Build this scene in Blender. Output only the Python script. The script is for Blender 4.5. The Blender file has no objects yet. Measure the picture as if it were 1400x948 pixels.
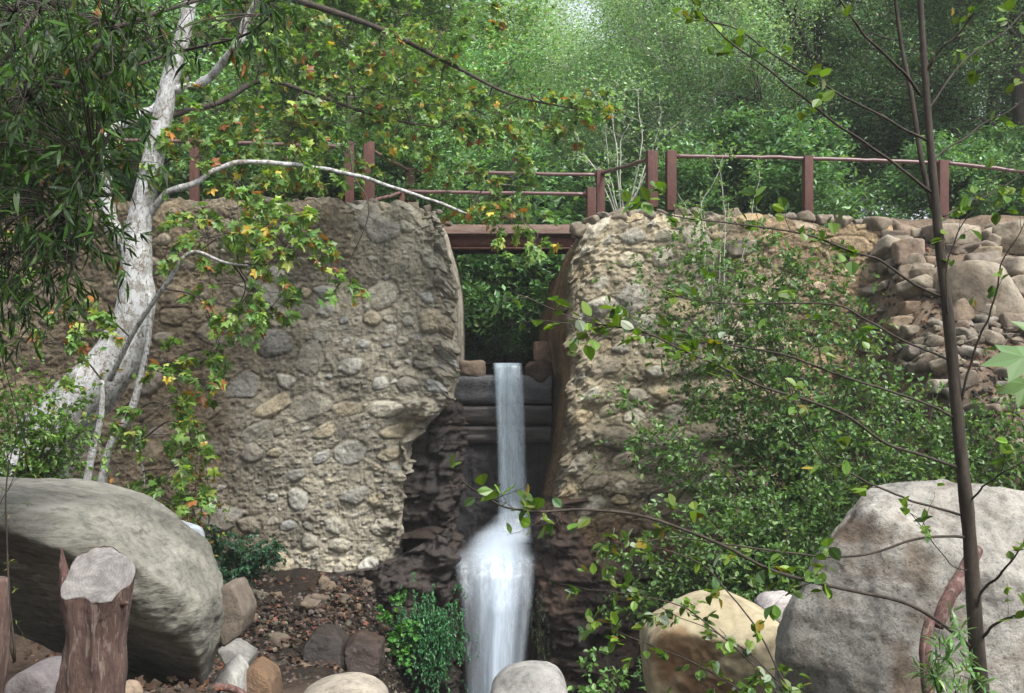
import bpy, bmesh, math
import numpy as np
from mathutils import Vector, Matrix

RNG = np.random.default_rng(7)
W, HH, FPX, HOR = 1400.0, 948.0, 1440.0, 520.0
sc = bpy.context.scene
COL = sc.collection

# ------------------------------------------------------------------ helpers
def P(px, py, Y):
    """photo pixel + distance -> world point (camera at the origin, looking +Y)"""
    return np.array([(px - 700.0) / FPX * Y, Y, (HOR - py) / FPX * Y])

def smooth(x, a, b):
    t = np.clip((x - a) / (b - a), 0, 1)
    return t * t * (3 - 2 * t)

def _hash(ix, iy, iz, seed):
    h = (ix.astype(np.int64) * 374761393 + iy.astype(np.int64) * 668265263 + iz.astype(np.int64) * 2147483647 + seed * 974711) & 0xFFFFFFFF
    h = ((h ^ (h >> 13)) * 1274126177) & 0xFFFFFFFF
    h = ((h ^ (h >> 16)) * 2246822519) & 0xFFFFFFFF
    h = h ^ (h >> 15)
    return (h & 0xFFFFFF) / float(0xFFFFFF)

def vnoise(p, seed=0):
    f = np.floor(p); t = p - f; i = f.astype(np.int64)
    t = t * t * t * (t * (t * 6 - 15) + 10)
    r = 0
    for dx in (0, 1):
        wx = t[..., 0] if dx else 1 - t[..., 0]
        for dy in (0, 1):
            wy = t[..., 1] if dy else 1 - t[..., 1]
            for dz in (0, 1):
                wz = t[..., 2] if dz else 1 - t[..., 2]
                r = r + wx * wy * wz * _hash(i[..., 0] + dx, i[..., 1] + dy, i[..., 2] + dz, seed)
    return r * 2 - 1

def fbm(p, octaves=4, seed=0, gain=0.5, ridged=False):
    p = np.asarray(p, float); a = 1.0; s = 0; tot = 0
    for o in range(octaves):
        n = vnoise(p * (2.03 ** o) + 17.3 * o, seed + o)
        if ridged: n = 1 - 2 * np.abs(n)
        s = s + a * n; tot += a; a *= gain
    return s / tot

def blocky(q, seed):
    """angular fractured blocks: every warped cell steps out by its own amount"""
    w = q + .22 * np.stack([fbm(q * 1.7 + 3.1 * k, 3, seed + k) for k in range(3)], -1); f = np.floor(w); t = w - f; i = f.astype(np.int64)
    h = _hash(i[..., 0], i[..., 1], i[..., 2], seed) ; e = np.min(np.minimum(t, 1 - t)[..., [0, 2]], axis=-1)
    tilt = (t[..., 0] - .5) * (_hash(i[..., 0], i[..., 1], i[..., 2], seed + 5) - .5) + (t[..., 2] - .5) * (_hash(i[..., 0], i[..., 1], i[..., 2], seed + 6) - .5)
    return (h - .5 + tilt) * smooth(e, 0, .09) - .35 * (1 - smooth(e, 0, .09))

class Geo:
    def __init__(self):
        self.v = []; self.f = []; self.c = []; self.n = 0
    def add(self, v, faces, col=None):
        v = np.asarray(v, float).reshape(-1, 3)
        for fa in (faces if isinstance(faces, list) else [faces]):
            self.f.append(np.asarray(fa, np.int64) + self.n)
        self.v.append(v)
        if col is None: col = (1, 1, 1)
        col = np.asarray(col, float)
        if col.ndim == 1: col = np.broadcast_to(col, (len(v), 3))
        self.c.append(col); self.n += len(v)
    def empty(self): return self.n == 0

WL = {}
def mk(name, g, mat, parent=None, loc=None, shade=True):
    v = np.concatenate(g.v); c = np.concatenate(g.c)
    origin = WL[parent.name] if parent is not None else (np.array(loc, float) if loc is not None else np.zeros(3))
    v = v - origin
    me = bpy.data.meshes.new(name)
    me.vertices.add(len(v)); me.vertices.foreach_set('co', v.ravel())
    loops = np.concatenate([f.ravel() for f in g.f])
    tot = np.concatenate([np.full(len(f), f.shape[1], np.int32) for f in g.f])
    start = np.concatenate([[0], np.cumsum(tot)[:-1]]).astype(np.int32)
    me.loops.add(len(loops)); me.loops.foreach_set('vertex_index', loops.astype(np.int32))
    me.polygons.add(len(tot)); me.polygons.foreach_set('loop_start', start)
    me.polygons.foreach_set('loop_total', tot)
    me.update(calc_edges=True)
    me.polygons.foreach_set('use_smooth', np.full(len(tot), bool(shade)))
    a = me.color_attributes.new('Col', 'FLOAT_COLOR', 'POINT')
    a.data.foreach_set('color', np.hstack([c, np.ones((len(c), 1))]).astype(np.float32).ravel())
    me.materials.append(mat)
    me.validate()
    o = bpy.data.objects.new(name, me); COL.objects.link(o)
    if parent is not None:
        o.parent = parent
    elif loc is not None:
        o.location = loc
    WL[o.name] = origin
    return o

def tag(o, label=None, cat=None, group=None, kind=None):
    if label: o['label'] = label
    if cat: o['category'] = cat
    if group: o['group'] = group
    if kind: o['kind'] = kind
    return o

def thing(name, label, cat, loc, group=None):
    o = bpy.data.objects.new(name, None); COL.objects.link(o)
    o.location = loc; o.empty_display_size = 0.2
    WL[o.name] = np.array(loc, float)
    return tag(o, label, cat, group)

def copy_thing(src, loc, rz, scale, label=None, tilt=(0, 0)):
    r = src.copy(); COL.objects.link(r)
    r.location = loc; r.rotation_euler = (tilt[0], tilt[1], rz); r.scale = scale if hasattr(scale, '__len__') else (scale,) * 3
    if label: r['label'] = label
    for ch in list(src.children):
        c = ch.copy(); COL.objects.link(c); c.parent = r
        for gch in list(ch.children):
            d = gch.copy(); COL.objects.link(d); d.parent = c
    WL[r.name] = np.array(loc, float)
    return r

def cr(pts, n=6):
    """Catmull-Rom through the points"""
    p = np.asarray(pts, float)
    if len(p) < 3: 
        t = np.linspace(0, 1, n + 1)[:, None]; return p[0] * (1 - t) + p[1] * t
    q = np.vstack([2 * p[0] - p[1], p, 2 * p[-1] - p[-2]])
    out = []
    for i in range(1, len(q) - 2):
        t = np.linspace(0, 1, n, endpoint=False)[:, None]
        a, b, c, d = q[i - 1], q[i], q[i + 1], q[i + 2]
        out.append(0.5 * ((2 * b) + (-a + c) * t + (2 * a - 5 * b + 4 * c - d) * t ** 2 + (-a + 3 * b - 3 * c + d) * t ** 3))
    out.append(q[-2][None]); return np.vstack(out)

def nrm(v):
    return v / np.maximum(np.linalg.norm(v, axis=-1, keepdims=True), 1e-9)

def tube(g, pts, rad, sides=6, col=None, rough=0.0, cap=True, seed=0):
    pts = np.asarray(pts, float); n = len(pts)
    rad = np.interp(np.linspace(0, 1, n), np.linspace(0, 1, len(rad)), rad) if hasattr(rad, '__len__') else np.full(n, rad)
    t = nrm(np.gradient(pts, axis=0))
    ref = np.array([0, 0, 1.0]) if abs(t[:, 2].mean()) < 0.8 else np.array([0, 1.0, 0])
    a = nrm(np.cross(t, ref)); b = np.cross(t, a)
    ang = np.linspace(0, 2 * math.pi, sides, endpoint=False)
    R = rad[:, None] * np.ones((1, sides))
    ring = a[:, None] * np.cos(ang)[None, :, None] + b[:, None] * np.sin(ang)[None, :, None]
    if rough:
        q = pts[:, None] + ring * rad[:, None, None]
        R = R * (1 + rough * fbm(q * (0.35 / max(rad.max(), 1e-3)), 3, seed + 5))
    v = pts[:, None] + ring * R[..., None]
    i = np.arange(n - 1)[:, None] * sides; j = np.arange(sides)[None]; k = (j + 1) % sides
    f = np.stack([i + j, i + k, i + sides + k, i + sides + j], -1).reshape(-1, 4)
    fs = [f]
    if cap: fs += [np.arange(sides)[None, ::-1], (np.arange(sides) + (n - 1) * sides)[None]]
    g.add(v.reshape(-1, 3), fs, col)

def box(g, c, s, rz=0.0, col=None, bev=0.0):
    """bevelled box, centre c, size s"""
    bm = bmesh.new(); bmesh.ops.create_cube(bm, size=1)
    for v in bm.verts: v.co = Vector((v.co.x * s[0], v.co.y * s[1], v.co.z * s[2]))
    if bev: bmesh.ops.bevel(bm, geom=bm.edges[:] + bm.verts[:], offset=bev, segments=2, profile=0.6, affect='EDGES')
    bmesh.ops.triangulate(bm, faces=bm.faces[:])
    bmesh.ops.rotate(bm, verts=bm.verts, cent=(0, 0, 0), matrix=Matrix.Rotation(rz, 3, 'Z'))
    v = np.array([v.co[:] for v in bm.verts]) + np.asarray(c); f = np.array([[q.index for q in fa.verts] for fa in bm.faces])
    bm.free(); g.add(v, f, col)

# ------------------------------------------------------------------ materials
def newmat(name):
    m = bpy.data.materials.new(name); m.use_nodes = True
    nt = m.node_tree
    for n in list(nt.nodes): nt.nodes.remove(n)
    return m, nt
def N(nt, t, **kw):
    n = nt.nodes.new(t)
    for k, v in kw.items():
        if k in n.inputs: n.inputs[k].default_value = v
        else: setattr(n, k, v)
    return n
def L(nt, a, b): nt.links.new(a, b)
def noise(nt, vec, scale, detail=5, rough=0.6, dist=0.0):
    n = N(nt, 'ShaderNodeTexNoise'); n.inputs['Scale'].default_value = scale; n.inputs['Detail'].default_value = detail
    n.inputs['Roughness'].default_value = rough; n.inputs['Distortion'].default_value = dist
    L(nt, vec, n.inputs['Vector']); return n.outputs['Fac']
def ramp(nt, fac, stops):
    r = N(nt, 'ShaderNodeValToRGB'); cr_ = r.color_ramp
    while len(cr_.elements) < len(stops): cr_.elements.new(0.5)
    for e, (p, c) in zip(cr_.elements, stops):
        e.position = p; e.color = (*(c if hasattr(c, '__len__') else (c, c, c)), 1)
    L(nt, fac, r.inputs['Fac']); return r.outputs['Color']
def mixc(nt, a, b, fac, mode='MIX'):
    m = N(nt, 'ShaderNodeMix', data_type='RGBA', blend_type=mode)
    for s, v in ((m.inputs[6], a), (m.inputs[7], b), (m.inputs[0], fac)):
        if hasattr(v, 'is_output'): L(nt, v, s)
        elif hasattr(v, '__len__'): s.default_value = (*v, 1)
        else: s.default_value = v
    return m.outputs[2]
def math_(nt, op, a, b=0.0, clamp=False):
    m = N(nt, 'ShaderNodeMath', operation=op, use_clamp=clamp)
    for s, v in ((m.inputs[0], a), (m.inputs[1], b)):
        if hasattr(v, 'is_output'): L(nt, v, s)
        else: s.default_value = v
    return m.outputs[0]

def stone_mat(name, tint=(1, 1, 1), fine=18, bump=0.5, rough=0.9, contrast=0.5, dist=0.02, stretch=None, rot=None, speck=0.25, wet=False, stain=None):
    """rock, mortar, soil: vertex colour x several scales of mottling + bump"""
    m, nt = newmat(name)
    out = N(nt, 'ShaderNodeOutputMaterial'); bs = N(nt, 'ShaderNodeBsdfPrincipled')
    tc = N(nt, 'ShaderNodeTexCoord'); vec = tc.outputs['Object']
    if stretch:
        mp = N(nt, 'ShaderNodeMapping'); mp.inputs['Scale'].default_value = stretch
        if rot: mp.inputs['Rotation'].default_value = rot
        L(nt, vec, mp.inputs['Vector']); vec = mp.outputs['Vector']
    at = N(nt, 'ShaderNodeAttribute', attribute_name='Col')
    n1 = noise(nt, vec, fine * 0.12, 6, 0.65, 0.4); n2 = noise(nt, vec, fine, 8, 0.72, 0.3); n3 = noise(nt, vec, fine * 5, 4, 0.7)
    c1 = ramp(nt, n1, [(0.3, 1 - contrast), (0.7, 1 + contrast * 0.5)])
    c2 = ramp(nt, n2, [(0.33, 1 - contrast * 0.9), (0.5, 1.0), (0.68, 1 + contrast * 0.4)])
    c = mixc(nt, at.outputs['Color'], c1, 1.0, 'MULTIPLY'); c = mixc(nt, c, c2, 1.0, 'MULTIPLY')
    if stain:
        n4 = noise(nt, vec, fine * 0.2, 5, 0.7, 0.8)
        c = mixc(nt, c, stain, ramp(nt, n4, [(0.52, 0), (0.68, 0.65)]))
    if speck:
        sp = ramp(nt, n3, [(0.32, 1 - speck), (0.45, 1.0), (0.62, 1.0), (0.72, 1 + speck)])
        c = mixc(nt, c, sp, 1.0, 'MULTIPLY')
    c = mixc(nt, c, tint, 1.0, 'MULTIPLY')
    L(nt, c, bs.inputs['Base Color'])
    h = math_(nt, 'ADD', math_(nt, 'MULTIPLY', n2, 1.0), math_(nt, 'MULTIPLY', n3, 0.35))
    bp = N(nt, 'ShaderNodeBump'); bp.inputs['Strength'].default_value = bump; bp.inputs['Distance'].default_value = dist
    L(nt, h, bp.inputs['Height']); L(nt, bp.outputs[0], bs.inputs['Normal'])
    if wet:
        L(nt, ramp(nt, n1, [(0.3, 0.22), (0.65, 0.6)]), bs.inputs['Roughness']); bs.inputs['Specular IOR Level'].default_value = 0.6
    else:
        bs.inputs['Roughness'].default_value = rough; bs.inputs['Specular IOR Level'].default_value = 0.25
    L(nt, bs.outputs[0], out.inputs[0]); return m

def leaf_mat(name, rough=0.45, trans=0.35, spec=0.5):
    m, nt = newmat(name)
    out = N(nt, 'ShaderNodeOutputMaterial'); bs = N(nt, 'ShaderNodeBsdfPrincipled'); tr = N(nt, 'ShaderNodeBsdfTranslucent')
    at = N(nt, 'ShaderNodeAttribute', attribute_name='Col')
    L(nt, at.outputs['Color'], bs.inputs['Base Color'])
    tcol = mixc(nt, at.outputs['Color'], (1.25, 1.3, 0.5), 1.0, 'MULTIPLY'); L(nt, tcol, tr.inputs['Color'])
    bs.inputs['Roughness'].default_value = rough; bs.inputs['Specular IOR Level'].default_value = spec
    mx = N(nt, 'ShaderNodeMixShader'); mx.inputs[0].default_value = trans
    L(nt, bs.outputs[0], mx.inputs[1]); L(nt, tr.outputs[0], mx.inputs[2]); L(nt, mx.outputs[0], out.inputs[0]); return m

def bark_mat(name, a, b, scale=(6, 6, 1.2), bump=0.5, patch=None, rough=0.85):
    m, nt = newmat(name)
    out = N(nt, 'ShaderNodeOutputMaterial'); bs = N(nt, 'ShaderNodeBsdfPrincipled')
    tc = N(nt, 'ShaderNodeTexCoord'); mp = N(nt, 'ShaderNodeMapping'); mp.inputs['Scale'].default_value = scale
    L(nt, tc.outputs['Object'], mp.inputs['Vector'])
    n1 = noise(nt, mp.outputs[0], 3.5, 7, 0.7, 0.6); n2 = noise(nt, tc.outputs['Object'], 40, 4, 0.7)
    c = mixc(nt, a, b, ramp(nt, n1, [(0.42, 0), (0.62, 1)]))
    if patch:
        n3 = noise(nt, mp.outputs[0], 6.0, 3, 0.55, 1.2)
        c = mixc(nt, c, patch, ramp(nt, n3, [(0.56, 0), (0.60, 0.85)]))
    c = mixc(nt, c, ramp(nt, n2, [(0.3, 0.75), (0.7, 1.15)]), 1.0, 'MULTIPLY')
    L(nt, c, bs.inputs['Base Color']); bs.inputs['Roughness'].default_value = rough
    bp = N(nt, 'ShaderNodeBump'); bp.inputs['Strength'].default_value = bump; bp.inputs['Distance'].default_value = 0.015
    L(nt, math_(nt, 'ADD', n1, math_(nt, 'MULTIPLY', n2, 0.3)), bp.inputs['Height']); L(nt, bp.outputs[0], bs.inputs['Normal'])
    L(nt, bs.outputs[0], out.inputs[0]); return m

M = {}
M['wall'] = stone_mat('rubble_masonry', fine=14, bump=1.0, contrast=0.5, dist=0.05, speck=0.6)
M['ground'] = stone_mat('bank_soil', tint=(.75, .72, .7), fine=10, bump=1.0, contrast=0.6, dist=0.06, speck=0.6)
M['rock'] = stone_mat('stream_stone', fine=9, bump=0.7, contrast=0.5, dist=0.025, speck=0.4)
M['slab'] = stone_mat('striated_sandstone', fine=6, bump=0.8, contrast=0.55, dist=0.03, stretch=(0.9, 1.6, 4.2), rot=(0, math.radians(-24), 0), speck=0.3)
M['granite'] = stone_mat('speckled_boulder', fine=10, bump=0.8, contrast=0.55, dist=0.025, speck=0.6, stain=(0.115, 0.085, 0.06))
M['tan'] = stone_mat('ochre_boulder', fine=4, bump=0.35, contrast=0.4, dist=0.02, speck=0.15, stain=(0.12, 0.055, 0.022))
M['wet'] = stone_mat('wet_rock', fine=9, bump=1.0, contrast=0.6, dist=0.05, speck=0.3, wet=True)
M['leaf'] = leaf_mat('leaf_soft', 0.42, 0.38)
M['leafg'] = leaf_mat('leaf_dark', 0.45, 0.3, 0.25)
M['dead'] = leaf_mat('leaf_litter', 0.8, 0.15, 0.1)
M['syc'] = bark_mat('sycamore_bark', (0.46, 0.47, 0.48), (0.20, 0.19, 0.165), (3.2, 3.2, 2.0), 0.6, patch=(0.13, 0.095, 0.07))
M['dark'] = bark_mat('dark_bark', (0.028, 0.021, 0.015), (0.06, 0.046, 0.034), (5, 5, 1), 0.5)
M['grey'] = bark_mat('grey_bark', (0.22, 0.19, 0.16), (0.12, 0.10, 0.085), (5, 5, 1), 0.4)
M['pale'] = bark_mat('pale_stem', (0.42, 0.42, 0.36), (0.25, 0.25, 0.2), (5, 5, 1), 0.3)
M['log'] = bark_mat('red_brown_log', (0.13, 0.065, 0.055), (0.06, 0.03, 0.024), (5, 5, 1.5), 0.9, patch=(0.20, 0.14, 0.12))
M['stump'] = bark_mat('stump_wood', (0.105, 0.062, 0.050), (0.045, 0.027, 0.021), (7, 7, 1.0), 0.8, patch=(0.17, 0.125, 0.105))
M['cut'] = bark_mat('sawn_wood', (0.13, 0.12, 0.115), (0.235, 0.22, 0.21), (2.5, 2.5, 2.5), 0.2)
M['rust'] = bark_mat('rust_brown_paint', (0.070, 0.022, 0.015), (0.10, 0.036, 0.025), (5, 5, 1.5), 0.5, patch=(0.045, 0.018, 0.013), rough=0.75)
M['pipe'] = bark_mat('weathered_pipe', (0.15, 0.09, 0.09), (0.11, 0.05, 0.045), (5, 5, 1), 0.1, rough=0.4)
M['plank'] = bark_mat('deck_edge_board', (0.24, 0.17, 0.14), (0.15, 0.085, 0.065), (1, 5, 8), 0.4)
M['beamwet'] = bark_mat('wet_timber', (0.012, 0.009, 0.008), (0.035, 0.025, 0.02), (1, 5, 9), 1.0, rough=0.35)
M['slabgrey'] = bark_mat('grey_worn_timber', (0.075, 0.075, 0.08), (0.025, 0.025, 0.027), (3, 5, 6), 0.9, rough=0.45)

def water_mat(name, lo, hi, sx=16, dens=0.9, c=(0.80, 0.88, 0.98)):
    """aerated falling water: streaks across the fall run down it; Col.r = opacity"""
    m, nt = newmat(name)
    out = N(nt, 'ShaderNodeOutputMaterial'); tc = N(nt, 'ShaderNodeTexCoord')
    mp = N(nt, 'ShaderNodeMapping'); mp.inputs['Scale'].default_value = (sx, sx, 0.35); L(nt, tc.outputs['Object'], mp.inputs['Vector'])
    n1 = noise(nt, mp.outputs[0], 1.0, 4, 0.6, 0.2)
    at = N(nt, 'ShaderNodeAttribute', attribute_name='Col'); sep = N(nt, 'ShaderNodeSeparateColor'); L(nt, at.outputs['Color'], sep.inputs[0])
    st = ramp(nt, n1, [(0.3, lo), (0.7, hi)])
    st = mixc(nt, st, (.8, .8, .8), sep.outputs[1])
    al = math_(nt, 'MULTIPLY', math_(nt, 'MULTIPLY', st, sep.outputs[0]), dens, True)
    df = N(nt, 'ShaderNodeBsdfDiffuse'); df.inputs[0].default_value = (*c, 1)
    tl = N(nt, 'ShaderNodeBsdfTranslucent'); tl.inputs[0].default_value = (*c, 1)
    gl = N(nt, 'ShaderNodeBsdfGlossy'); gl.inputs['Roughness'].default_value = 0.35
    m1 = N(nt, 'ShaderNodeMixShader'); m1.inputs[0].default_value = 0.4; L(nt, df.outputs[0], m1.inputs[1]); L(nt, tl.outputs[0], m1.inputs[2])
    m2 = N(nt, 'ShaderNodeMixShader'); m2.inputs[0].default_value = 0.08; L(nt, m1.outputs[0], m2.inputs[1]); L(nt, gl.outputs[0], m2.inputs[2])
    tp = N(nt, 'ShaderNodeBsdfTransparent'); m3 = N(nt, 'ShaderNodeMixShader')
    L(nt, al, m3.inputs[0]); L(nt, tp.outputs[0], m3.inputs[1]); L(nt, m2.outputs[0], m3.inputs[2]); L(nt, m3.outputs[0], out.inputs[0]); return m
M['water1'] = water_mat('falling_water', 0.30, 0.85, 14, .8, (.62, .74, .84))
M['water2'] = water_mat('foaming_water', 0.25, 1.0, 8, 0.95, (.74, .83, .93))
m, nt = newmat('stream_water'); o_ = N(nt, 'ShaderNodeOutputMaterial'); b_ = N(nt, 'ShaderNodeBsdfPrincipled')
b_.inputs['Base Color'].default_value = (0.02, 0.03, 0.025, 1); b_.inputs['Roughness'].default_value = 0.08
tc_ = N(nt, 'ShaderNodeTexCoord'); bp_ = N(nt, 'ShaderNodeBump'); bp_.inputs['Strength'].default_value = 0.3
L(nt, noise(nt, tc_.outputs['Object'], 6, 3), bp_.inputs['Height']); L(nt, bp_.outputs[0], b_.inputs['Normal']); L(nt, b_.outputs[0], o_.inputs[0]); M['stream'] = m

# ------------------------------------------------------------------ leaf templates (x = along, y = across, z = normal)
T_SMALL = (np.array([[0, 0, 0], [.45, .24, .05], [1, 0, -.04], [.45, -.24, .05]]), [np.array([[0, 1, 2, 3]])])
def _oval(w, b=0.06):
    L_ = [(0, 0), (.14, .55), (.38, 1), (.62, .92), (.86, .5)]
    v = [[0, 0, 0]] + [[x, w * y, b * y] for x, y in L_[1:]] + [[1, 0, -.05]] + [[x, -w * y, b * y] for x, y in L_[:0:-1]]
    return (np.array(v), [np.array([[0, 5, 4, 3, 2, 1]])[:, ::-1], np.array([[0, 9, 8, 7, 6, 5]])[:, ::-1]])
T_OVAL = _oval(.32); T_ROUND = _oval(.42)
T_WILLOW = (np.array([[0, 0, 0], [.3, .075, .02], [.65, .07, -.02], [1, 0, -.14], [.65, -.07, -.02], [.3, -.075, .02]]), [np.array([[0, 1, 5]]), np.array([[1, 2, 4, 5]]), np.array([[2, 3, 4]])])
def _syc():
    a = [(-150, .34), (-112, .62), (-86, .48), (-56, .84), (-30, .56), (0, 1.0), (30, .56), (56, .84), (86, .48), (112, .62), (150, .34)]
    v = [[0.0, 0, 0.0]]
    for d, r in a:
        t = math.radians(d); v.append([r * math.cos(t) * .62, r * math.sin(t) * .62, -0.22 * r * r])
    v = np.array(v); v[:, 0] += 0.25
    f = np.array([[0, i, i + 1] for i in range(1, 11)])
    return (v, [f])
T_SYC = _syc()

def add_leaves(g, pos, d, size, tmpl, cols, rng, up=(0, 0, 1), tilt=0.6):
    n = len(pos)
    if n == 0: return
    d = nrm(d)
    u = nrm(np.asarray(up, float) + rng.normal(0, tilt, (n, 3))); bend = rng.normal(0, .16, (n, 1, 1)); cup = rng.normal(.12, .2, (n, 1, 1))
    y = nrm(np.cross(u, d)); z = np.cross(d, y)
    v, fs = tmpl; k = len(v); size = np.asarray(size)[:, None, None] * np.ones((n, 1, 1))
    w = (v[None, :, 0:1] * d[:, None] + v[None, :, 1:2] * y[:, None] + (v[None, :, 2:3] - bend * v[None, :, 0:1] ** 2 + cup * v[None, :, 1:2] ** 2 * 2) * z[:, None]) * size + pos[:, None]
    off = (np.arange(n) * k)[:, None, None]
    faces = [(f[None] + off).reshape(-1, f.shape[1]) for f in fs]
    g.add(w.reshape(-1, 3), faces, np.repeat(cols, k, axis=0))

PGAIN = 1.2
def pal(rng, n, cols, wts, jit=0.22):
    cols = np.asarray(cols, float); i = rng.choice(len(cols), n, p=np.asarray(wts) / np.sum(wts))
    c = cols[i] * np.exp(rng.normal(0, jit, (n, 1))) * np.exp(rng.normal(0, 0.06, (n, 3)))
    return np.clip(c * PGAIN, 0.004, 0.7)

PSYC = ([(.13, .22, .045), (.08, .16, .035), (.21, .27, .05), (.34, .15, .03), (.22, .085, .03), (.42, .30, .04)], [5, 5, 2, .45, .5, .25])
PALD = ([(.075, .14, .02), (.12, .20, .025), (.05, .10, .03), (.20, .16, .02), (.24, .30, .22)], [5, 3, 2, .5, .7])
PSHR = ([(.075, .15, .04), (.12, .21, .05), (.05, .10, .035), (.20, .29, .13)], [5, 3, 3, .8])
PBGA = ([(.12, .25, .10), (.18, .34, .13), (.08, .17, .07), (.30, .40, .24), (.26, .17, .06)], [5, 4, 3, 1, .3])
PMIST = ([(.22, .36, .20), (.29, .44, .24), (.17, .28, .15), (.42, .50, .36)], [5, 4, 3, .8])
POAK = ([(.075, .145, .07), (.11, .19, .085), (.055, .105, .055), (.18, .18, .10)], [5, 3, 3, .5])
PWIL = ([(.018, .048, .007), (.034, .080, .010), (.010, .028, .006), (.06, .08, .015), (.20, .07, .02)], [5, 4, 3, .6, .15])
PBUSH = ([(.10, .20, .08), (.14, .27, .11), (.07, .14, .06), (.24, .34, .20)], [5, 4, 3, .6])

# ------------------------------------------------------------------ terrain
def ground(x, y):
    x = np.asarray(x, float); y = np.asarray(y, float)
    low = np.interp(y, [0, 3, 9, 14, 18], [-1.7, -2.0, -3.6, -5.4, -5.9])
    hl = np.interp(y, [0, 5, 8, 12, 15, 17.6, 18.5], [-1.6, -1.8, -2.35, -3.7, -4.0, -3.35, -3.2]) + 0.10 * np.clip(-5 - x, 0, 6) * smooth(y, 12, 18)
    hr = np.interp(y, [0, 5, 8, 12, 18], [-1.6, -1.9, -2.4, -3.7, -3.6])
    bankr = np.interp(y, [0, 5, 8, 10.5, 12, 13.5, 16, 17.6, 18.6], [-1.6, -1.9, -2.4, -2.9, -2.1, -.9, .9, 2.2, 2.75])
    hr = hr + (bankr - hr) * smooth(x, 4.6, 6.6)
    side = np.where(x < 0, hl, hr)
    down = low + (side - low) * smooth(np.abs(x - 0.05), 1.3, 2.6)
    # upstream
    bank = smooth(np.abs(x + 0.15) - 0.7 * np.clip(y - 21.9, 0, 5) - .1 * np.clip(y - 27, 0, 30), 0.75, 1.9)
    up = 0.20 + 2.70 * bank + smooth(y, 28, 80) * 9.0 * (1 - 0.8 * np.exp(-((x / np.maximum(y, 1) - 0.347) / 0.07) ** 2)) + smooth(y, 60, 300) * 10
    ch = (np.abs(x) < 1.25)
    t = np.where(ch, smooth(y, 20.05, 20.35), smooth(y, 18.35, 18.9))
    floor = np.where(ch, np.where(y > 17.9, -3.1, down), down)
    return floor + (up - floor) * t

xs = np.concatenate([-np.geomspace(500, 14, 24), np.arange(-13.4, 13.4, 0.11), np.geomspace(14, 500, 24)])
ys = np.concatenate([-np.geomspace(200, 1.2, 14), np.arange(-1, 26, 0.11), np.geomspace(26.3, 600, 36)])
XX, YY = np.meshgrid(xs, ys)
ZZ = ground(XX, YY)
near = np.exp(-np.clip(YY - 26, 0, 100) / 10)
pp = np.stack([XX, YY, np.zeros_like(XX)], -1)
ZZ = ZZ + near * (0.10 * fbm(pp * 0.8, 4, 3) + 0.05 * fbm(pp * 3.1, 3, 9)) + (1 - near) * 0.8 * fbm(pp * 0.05, 3, 4)
nr, nc = XX.shape
idx = np.arange(nr * nc).reshape(nr, nc)
F4 = np.stack([idx[:-1, :-1], idx[:-1, 1:], idx[1:, 1:], idx[1:, :-1]], -1).reshape(-1, 4)
g = Geo()
t = fbm(pp * 0.5, 4, 21)[..., None] * 0.5 + 0.5
gc = np.array([.085, .055, .038]) * (1 - t) + np.array([.15, .11, .08]) * t
wetb = (smooth(YY, 12.5, 14) * smooth(XX, -6.5, -5) * smooth(XX, 4.6, 3.5))[..., None]; gc = gc * (1 - .7 * wetb)
slope_ = (smooth(XX, 4.9, 5.8) * smooth(YY, 12.5, 14) * smooth(YY, 24, 20))[..., None]; gc = gc * (1 - slope_) + np.array([.25, .19, .135]) * (.6 + .8 * t) * slope_
far_ = smooth(YY, 24, 34)[..., None]
gc = gc * (1 - far_) + np.array([.045, .05, .03]) * far_
g.add(np.stack([XX, YY, ZZ], -1).reshape(-1, 3), F4, gc.reshape(-1, 3))
tag(mk('ground', g, M['ground']), 'brown earth banks of the creek rising to wooded ground behind', kind='structure')
def gz(x, y): return float(ground(x, y))

# ------------------------------------------------------------------ rocks
_ico = {}
def ico(n):
    if n not in _ico:
        bm = bmesh.new(); bmesh.ops.create_icosphere(bm, subdivisions=n, radius=1)
        _ico[n] = (nrm(np.array([v.co[:] for v in bm.verts])), np.array([[q.index for q in f.verts] for f in bm.faces])); bm.free()
    return _ico[n]

def rock_geo(g, c, planes, seed, res=5, p=9, amp=0.06, freq=1.3, col=(.3, .28, .25), ridg=0.0, col2=None, fine=.012, blobs=()):
    d, f = ico(res); s = 0
    for n, dist in planes:
        n = np.asarray(n, float); n = n / np.linalg.norm(n)
        s = s + np.clip(d @ n, 0, None) ** p / dist ** p
    r = s ** (-1.0 / p); size = np.median(r)
    q = d * r[:, None]
    r = r + size * amp * fbm(q * freq / size + seed, 5, seed) + (size * ridg * fbm(q * freq * 1.7 / size + seed, 4, seed + 3, ridged=True) if ridg else 0)
    r = r + size * fine * fbm(q * 9 / size + seed, 4, seed + 5) + size * fine * fbm(q * 5 / size + seed, 4, seed + 6, ridged=True)
    v = d * r[:, None]
    cc = np.broadcast_to(np.asarray(col, float), v.shape)
    if col2 is not None:
        tt = (0.5 + 0.9 * fbm(v * 1.2 / size + 7 + seed, 4, seed + 9)).clip(0, 1)[:, None]
        cc = cc * (1 - tt) + np.asarray(col2) * tt
    for (bp, br, bc, bd) in blobs:      # mineral patch in a shallow scar
        u_ = (v + c - np.asarray(bp)) / np.asarray(br); dd = np.sqrt((u_[:, 0] ** 2 + u_[:, 2] ** 2)) * (1 + .9 * fbm(v * 4, 5, 3)) + (v[:, 1] > 0) * 9
        w_ = .85 * smooth(dd + .35 * fbm(v * 11, 4, 8), 1.25, .45); cc = cc * (1 - w_[:, None]) + np.asarray(bc) * w_[:, None]; v = v * (1 - bd * w_[:, None])
    g.add(v + c, f, cc)

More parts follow.
